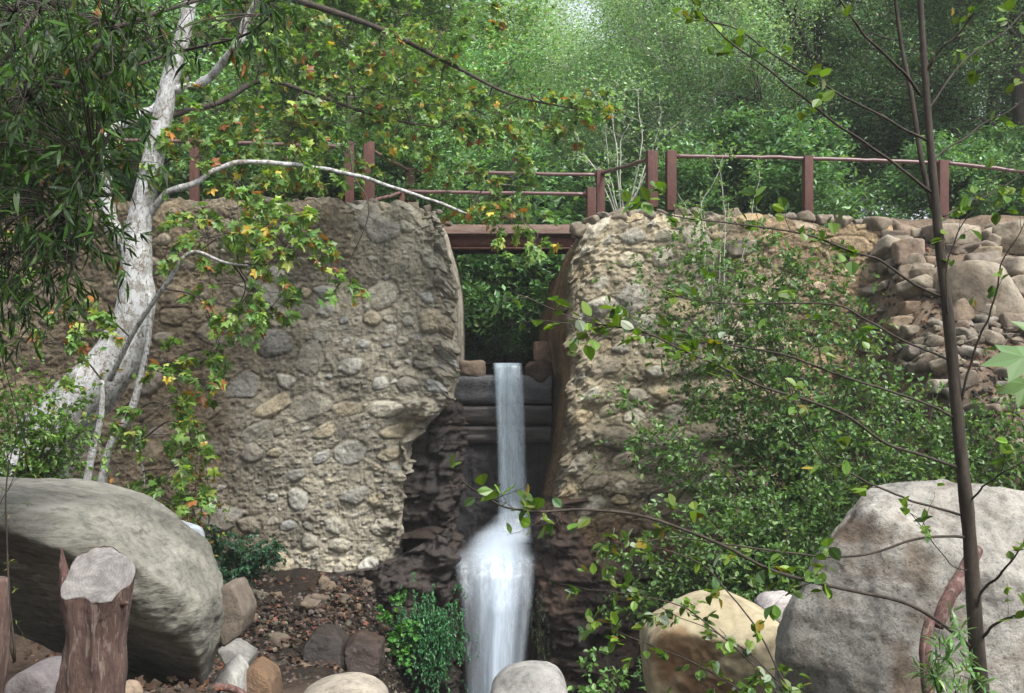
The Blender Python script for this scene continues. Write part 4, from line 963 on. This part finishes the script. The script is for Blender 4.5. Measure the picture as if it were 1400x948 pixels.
# ---- tangled shrubs over the right wall
def shrub(seed, base, stems, size, tmpl, pal_, name, label, cat, nsp=16, per=7, splen=.4, wmat=None, lmat=None, group=None, r=.012, droop=.25, tilt=.55, wob=.1, leafpart='foliage'):
    rs = np.random.default_rng(seed); pl = Plant(rs); base = np.asarray(base, float)
    for tip in stems:
        tip = np.asarray(tip, float); m2 = (base + tip) / 2 + rs.normal(0, .12, 3) * np.linalg.norm(tip - base) * .5 + np.array([0, 0, .12]) * np.linalg.norm(tip - base)
        p = pl.limb([base + rs.normal(0, r * .4, 3) * np.array([1, 1, 0]), m2, tip], [r, r * .6, r * .25], 5, 8, wob=wob)
        ln = len(p)
        for k in range(nsp):
            j = int(ln * rs.uniform(.15, .99)); ax = nrm(p[min(j + 1, ln - 1)] - p[max(j - 1, 0)]); d = nrm(ax * .5 + rs.normal(0, .7, 3) * np.array([1, 1, .7]))
            spray(pl, p[j], d, splen * rs.uniform(.5, 1.2), r * .22, tmpl, size, pal_, nper=per, tilt=tilt, droop=droop, sub=1, lj=.65, sides=3)
    return plant_thing(pl, name, label, cat, tuple(base), wmat or M['dark'], lmat or M['leaf'], group, wood='stem', leaf=leafpart)
def tips(l, Y, j=.25, seed=0):
    r__ = np.random.default_rng(seed); return [P(a, b, Y + r__.normal(0, j)) for a, b in l]
shrub(61, P(1150, 790, 15.5), tips([(930, 330), (960, 400), (900, 440), (1000, 350), (1040, 320), (1060, 420), (1000, 470), (930, 520), (1110, 400), (1160, 430), (1080, 350), (950, 360), (890, 370), (1020, 400), (1130, 340), (1050, 380)], 16.6), .075, T_OVAL, PSHR, 'shrub', 'tall airy green shrub spread against the upper part of the right wall', 'shrub', nsp=56, per=10, splen=.6)
shrub(62, P(1180, 830, 14.8), tips([(860, 560), (900, 600), (960, 560), (1010, 540), (1060, 560), (900, 640), (960, 640), (1040, 620), (1100, 570), (830, 600), (1090, 640)], 16.0), .08, T_OVAL, PSHR, 'shrub', 'dense leafy shrub covering the middle of the right wall', 'shrub', nsp=52, per=9, splen=.55)
shrub(63, P(1230, 800, 13.5), tips([(1120, 480), (1180, 500), (1230, 520), (1280, 540), (1150, 560), (1210, 590), (1260, 600), (1320, 580), (1360, 600), (1120, 620)], 14.4), .08, T_OVAL, PSHR, 'shrub', 'leafy green shrub below the rubble slope behind the sapling', 'shrub', nsp=34, per=8, splen=.5)
shrub(64, P(1080, 830, 13.0), tips([(860, 760), (900, 720), (950, 700), (1000, 690), (1050, 680), (1100, 670), (880, 800), (940, 780), (1010, 750), (1070, 740), (1130, 700), (850, 850)], 13.8), .065, T_OVAL, PSHR, 'shrub', 'low dark green thicket above the ochre boulder', 'shrub', nsp=60, per=10, splen=.45)
shrub(65, P(1320, 700, 12.5), tips([(1240, 560), (1290, 580), (1340, 560), (1390, 540), (1200, 620), (1260, 640), (1380, 610), (1420, 640)], 12.8), .06, T_OVAL, PSHR, 'shrub', 'green thicket just above the big pale boulder at right', 'shrub', nsp=50, per=9, splen=.4)
shrub(66, P(985, 470, 17.3), tips([(975, 200), (990, 215), (960, 260), (1000, 280), (1040, 215), (930, 260)], 17.6), .07, T_OVAL, ([(.11, .20, .05), (.15, .25, .08), (.08, .15, .04)], [4, 3, 2]), 'young_tree', 'slender young tree with a pale stem and fresh leaves in front of the right railing', 'tree', nsp=9, per=6, splen=.35, wmat=M['pale'], leafpart='crown')
shrub(67, P(330, 800, 15.5), tips([(280, 740), (300, 730), (330, 735), (360, 750), (375, 755), (310, 760), (350, 770), (290, 770)], 15.4), .065, T_OVAL, ([(.03, .085, .045), (.045, .12, .06), (.02, .06, .03)], [4, 3, 3]), 'shrub', 'low dark bluish green shrub at the foot of the left wall', 'shrub', nsp=30, per=9, splen=.25)
shrub(68, P(265, 790, 15.0), tips([(250, 620), (270, 600), (235, 650), (285, 640), (260, 700), (240, 720)], 15.0), .06, T_OVAL, ([(.12, .17, .03), (.22, .22, .03), (.30, .12, .03), (.09, .13, .03)], [4, 3, 2, 3]), 'shrub', 'spindly yellowing shrub between the big boulder and the left wall', 'shrub', nsp=14, per=7, splen=.3)
shrub(69, P(40, 700, 11.5), tips([(10, 560), (40, 540), (70, 580), (90, 560), (20, 600), (60, 620), (100, 620), (0, 630), (120, 590)], 11.5), .06, T_OVAL, ([(.08, .16, .03), (.13, .22, .05), (.05, .10, .02)], [4, 3, 3]), 'shrub', 'leafy green shrub rising behind the huge striated boulder at the left edge', 'shrub', nsp=30, per=8, splen=.35)
shrub(70, P(845, 960, 11.0), tips([(805, 905), (820, 880), (835, 920), (790, 930), (815, 945)], 11.0), .07, T_OVAL, ([(.10, .20, .05), (.16, .28, .10)], [3, 2]), 'seedling', 'small bright leafy seedling at the bottom right of the waterfall', 'plant', nsp=5, per=6, splen=.15, r=.006)
shrub(71, P(885, 970, 11.0), tips([(870, 905), (890, 915), (905, 930), (880, 935)], 11.0), .07, T_WILLOW, ([(.07, .16, .04), (.10, .22, .05)], [3, 2]), 'seedling', 'small spiky green plant beside the ochre boulder', 'plant', nsp=6, per=8, splen=.12, r=.005)
shrub(72, P(1298, 990, 5.0), tips([(1285, 855), (1310, 875), (1270, 905), (1355, 900), (1365, 925), (1295, 870)], 5.0, .08), .085, T_WILLOW, ([(.10, .20, .06), (.15, .27, .10)], [3, 2]), 'willow_shoot', 'fresh narrow leaved willow shoots at the foot of the sapling', 'plant', nsp=5, per=6, splen=.10, r=.004, droop=.1)
shrub(73, P(20, 905, 6.0), tips([(28, 560), (22, 640)], 6.0, .1), .04, T_WILLOW, ([(.10, .14, .03), (.20, .15, .03)], [3, 2]), 'twig', 'bare reddish twig with a few narrow leaves in front of the dark hollow at left', 'plant', nsp=5, per=4, splen=.22, r=.008, wob=.02)
shrub(75, P(625, 508, 25.0), tips([(640, 355), (665, 350), (690, 360), (650, 385), (680, 395), (710, 380), (645, 415), (675, 430), (735, 360), (720, 410), (700, 440), (640, 450)], 24.6, .2), .17, T_OVAL, ([(.22, .46, .24), (.30, .56, .32), (.15, .34, .18)], [4, 3, 2]), 'shrub', 'fresh green shrub hanging into the gap just under the footbridge', 'shrub', nsp=13, per=8, splen=.4)
shrub(76, P(20, 720, 11.8), tips([(30, 440), (70, 470), (100, 500), (130, 520), (10, 480), (60, 530), (120, 570), (150, 600)], 12.0), .07, T_OVAL, ([(.09, .17, .03), (.15, .24, .05), (.06, .11, .02), (.25, .14, .04)], [4, 3, 3, .7]), 'shrub', 'airy shrub with thin stems screening the base of the white trunk', 'shrub', nsp=12, per=5, splen=.5, r=.007)
shrub(77, P(850, 312, 23.0), tips([(815, 130), (842, 105), (905, 135), (872, 120), (780, 175), (945, 150), (795, 215), (925, 190), (860, 170)], 23.2, .3), .085, T_OVAL, ([(.20, .32, .17), (.27, .40, .21), (.16, .25, .13)], [4, 3, 2]), 'alder_tree', 'small multi stemmed tree with pale forking stems right behind the right end of the bridge', 'tree', nsp=12, per=5, splen=.6, r=.022, wmat=M['pale'], leafpart='crown')
shrub(78, P(985, 310, 23.5), tips([(950, 190), (990, 150), (1030, 180), (1000, 210), (930, 230), (1060, 215)], 23.5, .3), .08, T_OVAL, ([(.17, .28, .14), (.23, .35, .18), (.13, .21, .10)], [4, 3, 2]), 'shrub', 'loose pale green shrub with thin stems behind the right railing', 'shrub', nsp=16, per=7, splen=.6, r=.015, wmat=M['pale'])
# long bay sprigs near the fall
shrub(74, P(1120, 1010, 7.0), tips([(760, 800), (830, 740), (900, 830), (800, 850), (985, 860)], 7.4, .15), .085, T_OVAL, PALD, 'sapling', 'leafless looking brown sapling leaning in front of the ochre boulder', 'plant', nsp=9, per=3, splen=.22, r=.008, tilt=.5, wob=.03)
# fern clump on the wet ledge
def fern(seed, area, Y, n, label, pal_, size=.04, name='fern'):
    rs = np.random.default_rng(seed); pl = Plant(rs); 
    for k in range(n):
        px = rs.normal(area[0], area[2]); py = rs.normal(area[1], area[3]); b = P(px, py, Y + .1) 
        d = nrm(np.array([rs.normal(0, .5), -1, rs.uniform(-.2, .7)])); ln = rs.uniform(.14, .3)
        tube(pl.wood, np.array([P(area[0], area[1], Y + .16), (P(area[0], area[1], Y + .16) + b) / 2 + np.array([0, .03, 0]), b + d * .01]), [.005, .002], 3)
        spray(pl, b, d, ln, .002, T_SMALL, size, pal_, nper=16, droop=1.0, tilt=.4, sub=0, lj=.5, bare=.05, sides=3)
    return plant_thing(pl, name, label, 'fern', tuple(P(area[0], area[1] + area[3], Y + .2)), M['dark'], M['leaf'], wood='stem', leaf='fronds')
fern(81, (588, 862, 22, 27), 17.1, 420, 'soft dark green fern clump on the wet ledge left of the lower fall', ([(.035, .15, .05), (.055, .21, .07), (.025, .10, .035)], [4, 3, 3]), .055)
shrub(82, P(545, 900, 17.0), tips([(545, 805), (530, 835), (540, 860), (565, 850), (560, 900), (535, 885)], 16.9, .08), .075, T_ROUND, ([(.06, .19, .03), (.09, .25, .04), (.04, .13, .03)], [4, 3, 3]), 'creeper', 'bright green broad leaved creeper left of the dark fern clump', 'plant', nsp=9, per=8, splen=.2, r=.005)
fern(83, (738, 860, 7, 40), 17.2, 30, 'thin mossy fronds hanging on the rock right of the lower fall', ([(.04, .08, .02), (.05, .10, .03)], [1, 1]), .03)

# big lobed leaves poking in at the right edge
rs = np.random.default_rng(84); pl = Plant(rs)
p = pl.limb([P(1540, 1100, 3.2), P(1500, 700, 3.2), P(1450, 505, 3.1), P(1410, 492, 3.0)], [.014, .008, .004, .002], 6, 6)
add_leaves(pl.leaf, np.array([P(1420, 490, 3.0), P(1425, 525, 3.05), P(1432, 470, 3.1)]), np.array([[-1, -.1, .12], [-1, .1, -.05], [-.7, 0, .6]]), np.array([.17, .15, .14]), T_SYC, np.array([(.16, .27, .11), (.13, .22, .07), (.14, .24, .08)]), rs, up=(-.1, -.6, .8), tilt=.1)
plant_thing(pl, 'maple_sprig', 'large pale green lobed leaves entering at the right edge', 'plant', tuple(P(1540, 1100, 3.2)), M['dark'], M['leaf'], wood='stem', leaf='leaves')

# ---- background woodland
def backdrop():
    protos = {}
    specs = {
     'broad': dict(h=8.5, spread=3.6, r0=.14, lv=4, tmpl=T_SMALL, size=.13, pal_=PBGA, nl=(11, 5, 4, 4), nleaf=28, clump=.30, base_frac=.08),
     'broad2': dict(h=7.5, spread=3.4, r0=.12, lv=4, tmpl=T_SMALL, size=.15, pal_=([(.10, .19, .045), (.14, .24, .05), (.06, .12, .03), (.26, .14, .05)], [5, 4, 3, .4]), nl=(10, 5, 4, 4), nleaf=24, clump=.32, base_frac=.08),
     'mist': dict(h=9.0, spread=3.8, r0=.09, lv=4, tmpl=T_SMALL, size=.085, pal_=PMIST, nl=(11, 5, 5, 4), nleaf=28, clump=.30, base_frac=.05, up_bias=.7),
     'oak': dict(h=11, spread=4.6, r0=.25, lv=4, tmpl=T_SMALL, size=.095, pal_=POAK, nl=(12, 6, 5, 4), nleaf=30, clump=.28, base_frac=.12),
    }
    for i, (k, s) in enumerate(specs.items()):
        s = dict(s); rng = np.random.default_rng(900 + i); pl, _ = gen_tree(rng, s.pop('h'), s.pop('spread'), s.pop('r0'), s.pop('lv'), s.pop('tmpl'), s.pop('size'), s.pop('pal_'), s.pop('nl'), **s)
        protos[k] = pl
    info = {'broad': ('broadleaf_tree', 'bushy mid green broadleaf tree', 'grey'), 'broad2': ('broadleaf_tree', 'fresh green broadleaf tree', 'grey'),
            'mist': ('alder_tree', 'pale misty green alder with pale stems', 'pale'), 'oak': ('oak_tree', 'dark green small leaved oak', 'dark')}
    spots = [ # kind, px of trunk, Y, scale, where
     ('broad', 255, 23.5, .95, 'behind the left railing near the sycamore trunk'), ('broad', 395, 24.5, 1.0, 'behind the left railing'), ('broad2', 480, 23.0, .85, 'just behind the paired railing posts'),
     ('broad', 540, 27.0, 1.05, 'behind the left end of the footbridge'), ('broad2', 640, 34.0, 1.35, 'tall behind the middle of the footbridge'), ('mist', 700, 37.0, 1.3, 'tall and pale in the middle distance'), ('broad2', 655, 31.0, 1.05, 'behind the middle of the footbridge'), ('broad2', 120, 24.0, 1.0, 'behind the railing left of the sycamore'),
     ('broad', 20, 23.5, 1.0, 'at the left edge behind the wall'), ('mist', 770, 30.0, .9, 'behind the right half of the footbridge'), ('mist', 850, 28.0, .85, 'forking behind the right end of the footbridge'),
     ('mist', 930, 26.0, .95, 'behind the right railing near the bridge'), ('mist', 1010, 27.5, 1.0, 'behind the middle of the right railing'), ('mist', 810, 33.0, 1.05, 'further back behind the bridge'),
     ('oak', 1110, 27.0, .9, 'behind the right railing left of the sapling'), ('oak', 1310, 25.0, .85, 'behind the sapling at right'), ('oak', 1400, 24.0, .85, 'at the right edge behind the rubble slope'),
     ('oak', 1080, 34.0, 1.1, 'far back at right'), ('oak', 1350, 31.0, 1.1, 'far back at the right edge'), ('oak', 1170, 38.0, 1.25, 'far back above the bright clearing'),
     ('oak', 330, 31.0, 1.1, 'far back behind the left trees'), ('oak', 480, 34.0, .95, 'far back left of centre'), ('oak', 160, 32.0, 1.15, 'far back at left'), ('oak', 0, 30.0, 1.1, 'far back at the left edge'),
     ('broad', 620, 36.0, 1.2, 'far back behind the bridge'), ('broad', 720, 40.0, 1.1, 'far back in the middle'), ('mist', 900, 36.0, 1.15, 'far back right of the middle'), ('oak', 960, 42.0, 1.1, 'farthest back right of the middle'),
     ('oak', 560, 45.0, 1.2, 'farthest back left of the middle'), ('oak', 420, 44.0, 1.25, 'farthest back behind the left railing'), ('oak', 1120, 46.0, 1.25, 'farthest back behind the right railing'),
     ('oak', 230, 44.0, 1.6, 'farthest back at left'), ('oak', 1400, 42.0, 1.5, 'farthest back at the right edge'), ('broad', 50, 42.0, 1.6, 'farthest back in the left corner'),
    ]
    # the woodland's unseen side: oaks added behind the viewpoint to shade the creek
    spots += [('oak', None, (x, y), sc_, w) for x, y, sc_, w in ((-13, -3, .9, 'unseen behind the viewpoint far to the left'), (-8, -7, .95, 'unseen behind the viewpoint to the left'), (-3, -9, .95, 'unseen behind the viewpoint left of the path'), (2.5, -9, .9, 'unseen right behind the viewpoint'), (8, -8, .85, 'unseen behind the viewpoint to the right'), (14, -5, .85, 'unseen behind the viewpoint far to the right'), (-15, 5, .9, 'unseen beside the viewpoint at the far left'))]
    first = {}
    for i, (k, px, Y, s, where) in enumerate(spots):
        if px is None: x, Y = Y
        else: x = (px - 700) / FPX * Y
        z = gz(x, Y) - .1; lab = info[k][1] + ' ' + where
        if k not in first:
            t = plant_thing(protos[k], info[k][0], lab, 'tree', (0, 0, 0), M[info[k][2]], M['leafg' if k == 'oak' else 'leaf'], 'trees behind the wall'); first[k] = t
            t.location = (x, Y, z); t.scale = (s,) * 3; t.rotation_euler = (0, 0, i * 1.7)
        else:
            copy_thing(first[k], (x, Y, z), i * 1.7, s, lab)
    # bushes along the path, in the gap and below the trees
    rng = np.random.default_rng(950)
    pl, _ = gen_tree(rng, 1.9, 1.5, .03, 3, T_SMALL, .13, PBUSH, (12, 6, 5), nleaf=30, clump=.16, base_frac=.02, up_bias=.5)
    b0 = None
    sp = [(645, 25.2, 1.5, 'seen under the bridge above the left of the weir', .3), (695, 27.0, 2.0, 'seen under the middle of the bridge', .3), (740, 26.4, 1.5, 'seen under the right of the bridge', .5), (675, 29.0, 2.3, 'deep in the gap under the bridge', .3), (725, 27.5, 1.7, 'behind the others deep in the gap', .3), (690, 24.8, .6, 'lowest in the gap just behind the weir', .4)]
    sp += [(590, 28.5, 1.3, 'well back behind the left half of the bridge', None), (780, 29.5, 1.4, 'well back behind the right half of the bridge', None), (880, 30.0, 1.2, 'well back behind the ramp rail', None)]
    sp += [(px, 22.6 + (i % 3) * .7, .75 + .12 * (i % 4), w, None) for i, (px, w) in enumerate([(30, 'at the far left end of the railing'), (110, 'left of the sycamore by the railing'), (190, 'behind the sycamore trunk'), (290, 'behind the left railing post'), (350, 'between the sycamore and the paired posts'), (430, 'left of the paired posts'), (520, 'behind the paired posts'), 
           (1030, 'behind the right railing'), (1090, 'behind the single post of the right railing'), (1310, 'right of the bright clearing'), (1370, 'at the right end of the railing'), (1420, 'outside the right edge')])]
    for i, (px, Y, s, w, zz) in enumerate(sp):
        x = (px - 700) / FPX * Y; z = gz(x, Y) - .05; lab = 'rounded green bush ' + w
        if b0 is None:
            b0 = plant_thing(pl, 'bush', lab, 'bush', (0, 0, 0), M['dark'], M['leaf'], 'bushes behind the wall', wood='stem', leaf='foliage'); b0.location = (x, Y, z); b0.scale = (s,) * 3
        else: copy_thing(b0, (x, Y, z), i * 2.1, s, lab)
backdrop()

# ------------------------------------------------------------------ stump, logs, litter
st = thing('tree_stump', 'sawn grey stump with reddish bark in front of the huge boulder at lower left', 'stump', tuple(P(128, 1010, 5.0)))
Ys = 5.0; m_ = Ys / FPX
g = Geo(); n = 40; sides = 64; th = np.linspace(0, 2 * math.pi, sides, endpoint=False)
rows = np.linspace(1010, 800, n); cx = np.interp(rows, [800, 1010], [133, 122]); hw = np.interp(rows, [800, 830, 870, 948, 1010], [40, 36, 31, 36, 46]) * m_
a = np.stack([P(c, r, Ys) for c, r in zip(cx, rows)])
lob = 1 + .12 * np.cos(th * 2 + .4) + .09 * np.cos(th * 3 + 1.2) + .05 * np.cos(th * 5) + .03 * np.cos(th * 7)
Rr = hw[:, None] * lob[None]
V = a[:, None] + np.stack([np.cos(th)[None] * Rr, np.sin(th)[None] * Rr * .75, 0 * Rr], -1)
q = V * 6; q[..., 2] *= .3; dd = .035 * fbm(q, 4, 12, ridged=True) + .012 * fbm(V * 25 * np.array([1, 1, .2]), 3, 15)
V[..., 0] += np.cos(th)[None] * dd; V[..., 1] += np.sin(th)[None] * dd
# oblique saw cut: front lower, back higher
k = smooth(np.arange(n) / (n - 1.), .72, 1)[:, None]
fr_ = (V[..., 1] - Ys) / (hw[:, None] * .75)
V[..., 2] += k * (.05 + .10 * fr_)
ii = np.arange(n * sides).reshape(n, sides); jj = np.roll(ii, -1, 1)
g.add(V.reshape(-1, 3), np.stack([ii[:-1], jj[:-1], jj[1:], ii[1:]], -1).reshape(-1, 4)); mk('bark', g, M['stump'], st)
g = Geo(); top = V[-1]; c0 = top.mean(0)
rings = [c0 + (top - c0) * s_ + np.array([0, 0, .004 + .012 * (1 - s_) * 0]) + np.array([0, -.001, 0]) for s_ in (1.0, .93, .7, .45, .2)]
vv = np.vstack(rings + [c0[None] + [0, 0, .004]]); vv[:sides, 2] -= .006; ii = np.arange(5 * sides).reshape(5, sides); jj = np.roll(ii, -1, 1)
vv[:, 2] += .012 * fbm(vv * 14, 3, 4)
g.add(vv, [np.stack([ii[:-1], jj[:-1], jj[1:], ii[1:]], -1).reshape(-1, 4), np.stack([ii[-1], jj[-1], np.full(sides, 5 * sides)], -1)]); fo = mk('sawn_face', g, M['cut'], st)
nt_ = M['cut'].node_tree; bs_ = [n_ for n_ in nt_.nodes if n_.type == 'BSDF_PRINCIPLED'][0]; lk = bs_.inputs['Base Color'].links[0].from_socket
tc_ = N(nt_, 'ShaderNodeTexCoord'); mp_ = N(nt_, 'ShaderNodeMapping'); mp_.inputs['Location'].default_value = tuple(-(c0 - WL[st.name])); L(nt_, tc_.outputs['Object'], mp_.inputs['Vector'])
wv = N(nt_, 'ShaderNodeTexWave', wave_type='RINGS', rings_direction='Z'); wv.inputs['Scale'].default_value = 22; wv.inputs['Distortion'].default_value = 2.5; wv.inputs['Detail'].default_value = 3; L(nt_, mp_.outputs[0], wv.inputs['Vector'])
L(nt_, mixc(nt_, lk, ramp(nt_, wv.outputs['Fac'], [(.0, .88), (.6, 1.03)]), 1.0, 'MULTIPLY'), bs_.inputs['Base Color'])
g = Geo(); tube(g, cr([P(92, 840, Ys + .06), P(90, 800, Ys + .06), P(86, 770, Ys + .06), P(84, 748, Ys + .06)], 4), [.035, .03, .018, .002], 8, rough=.4); mk('broken_snag', g, M['log'], st)
g = Geo(); tube(g, cr([P(160, 830, Ys - .02), P(168, 826, Ys - .06), P(175, 825, Ys - .08)], 3), [.016, .014, .008], 7, rough=.3); mk('branch_stub', g, M['log'], st)
def log(name, label, pts, rad, sides=20, rough=.18, mat='log', cat='log', seed=3):
    g = Geo(); tube(g, cr(pts, 12), rad, sides, rough=rough, seed=seed); return tag(mk(name, g, M[mat], loc=tuple(np.asarray(pts[0]))), label, cat)
log('driftwood_log', 'short reddish brown log leaning on the big pale boulder behind the sapling', [P(1281, 857, 6.1), P(1296, 820, 6.15), P(1322, 776, 6.3), P(1335, 752, 6.4)], [.036, .042, .045, .04])
log('driftwood_log', 'upright curved reddish log standing against the big pale boulder', [P(1277, 1000, 6.0), P(1268, 930, 6.0), P(1265, 880, 6.05), P(1272, 845, 6.1)], [.034, .034, .032, .03])
log('driftwood_log', 'weathered log end cut off by the left edge beside the dark hollow', [P(-20, 960, 5.6), P(-8, 860, 5.6), P(-3, 790, 5.6)], [.09, .075, .05], mat='stump')
log('root', 'gnarled brown root lying at the foot of the pale wedge shaped rock', [P(270, 955, 8.6), P(300, 940, 8.7), P(330, 948, 8.8), P(350, 965, 8.8)], [.03, .035, .03, .02])
# leaf litter and gravel
rs = np.random.default_rng(77); g = Geo(); pos = []
def litter(n, x0, x1, y0, y1):
    x = rs.uniform(x0, x1, n); y = rs.uniform(y0, y1, n); return np.stack([x, y, ground(x, y) + .03 + .05 * rs.uniform(0, 1, n)], 1)
pos = np.vstack([litter(1400, -6, -2, 14, 17.7), litter(2500, 5, 10, 12, 18), litter(500, -4, -1.5, 5, 9), litter(900, 2, 4, 6, 9), litter(2500, -12, -5, 9, 17.7)])
n = len(pos); add_leaves(g, pos, nrm(rs.normal(0, 1, (n, 3)) * [1, 1, .25]), rs.uniform(.06, .12, n), T_SYC, pal(rs, n, [(.12, .055, .035), (.075, .043, .028), (.17, .09, .05), (.05, .032, .024)], [2, 4, .6, 6]), rs, tilt=.4)
tag(mk('leaf_litter', g, M['dead'], shade=False), 'fallen brown sycamore leaves lying on the banks', kind='stuff')
g = Geo(); d2, f2 = ico(1)
pos = np.vstack([litter(3800, -6, -1.6, 13, 17.7), litter(3000, 5, 10, 12, 18), litter(600, -3, -1.5, 5.5, 9)]); n = len(pos); pos[:, 2] -= .05
s_ = rs.uniform(.012, .05, (n, 1)) ** 1.0; S3 = s_ * rs.uniform(.6, 1.2, (n, 3)); V = d2[None] * S3[:, None] * (1 + .15 * rs.normal(0, 1, (n, len(d2), 1))) + pos[:, None]
g.add(V.reshape(-1, 3), (f2[None] + (np.arange(n) * len(d2))[:, None, None]).reshape(-1, 3), np.repeat(pal(rs, n, [(.06, .047, .036), (.10, .085, .07), (.035, .026, .02), (.20, .18, .15)], [5, 3, 6, .3]), len(d2), 0))
tag(mk('gravel', g, M['rock'], shade=False), 'loose gravel and small stones covering the banks', kind='stuff')

# ------------------------------------------------------------------ air
HAZE = .0011
if HAZE:
    g = Geo(); box(g, (0, 58, 17), (150, 170, 48)); m, nt = newmat('valley_haze'); o_ = N(nt, 'ShaderNodeOutputMaterial'); v_ = N(nt, 'ShaderNodeVolumePrincipled')
    v_.inputs['Color'].default_value = (.93, .96, .95, 1); v_.inputs['Density'].default_value = HAZE; v_.inputs['Anisotropy'].default_value = 0.2; L(nt, v_.outputs[0], o_.inputs['Volume'])
    tag(mk('haze', g, m, shade=False), 'thin pale air between the wall and the trees', kind='stuff')
# ------------------------------------------------------------------ camera, light, world
cam = bpy.data.cameras.new('camera'); co = bpy.data.objects.new('camera', cam); COL.objects.link(co)
co.location = (0, 0, 0); co.rotation_euler = (math.pi / 2, 0, 0); cam.sensor_width = 36; cam.lens = 36 * FPX / W
cam.shift_y = (HOR - HH / 2) / W; cam.clip_end = 2000; cam.clip_start = .05
sc.camera = co
sd = np.array([.42, -.50, .95]); sd = sd / np.linalg.norm(sd)
el = math.asin(sd[2]); az = math.atan2(sd[0], sd[1])
w = bpy.data.worlds.new('World'); sc.world = w; w.use_nodes = True; nt = w.node_tree
for n_ in list(nt.nodes): nt.nodes.remove(n_)
wo = N(nt, 'ShaderNodeOutputWorld'); bg = N(nt, 'ShaderNodeBackground'); sky = N(nt, 'ShaderNodeTexSky', sky_type='NISHITA')
sky.sun_disc = False; sky.sun_elevation = el; sky.sun_rotation = az; sky.air_density = 1.0; sky.dust_density = 3.0; sky.ozone_density = 1.0
hs = N(nt, 'ShaderNodeHueSaturation'); hs.inputs['Saturation'].default_value = .35; L(nt, sky.outputs[0], hs.inputs['Color']); L(nt, hs.outputs[0], bg.inputs[0]); bg.inputs[1].default_value = .09; L(nt, bg.outputs[0], wo.inputs[0])
sl = bpy.data.lights.new('sun', 'SUN'); sl.energy = 1.5; sl.angle = math.radians(14); sl.color = (1, .98, .93)
so = bpy.data.objects.new('sun', sl); COL.objects.link(so); so.rotation_euler = Vector(-sd).to_track_quat('-Z', 'Y').to_euler(); so.location = (5, -5, 20)
sc.view_settings.view_transform = 'Standard'; sc.view_settings.look = 'None'; sc.view_settings.gamma = 1; sc.view_settings.use_curve_mapping = False
sc.view_settings.exposure = 1.85
sc.cycles.max_bounces = 6; sc.cycles.diffuse_bounces = 3; sc.cycles.glossy_bounces = 2; sc.cycles.transmission_bounces = 4; sc.cycles.transparent_max_bounces = 24
sc.cycles.use_denoising = True
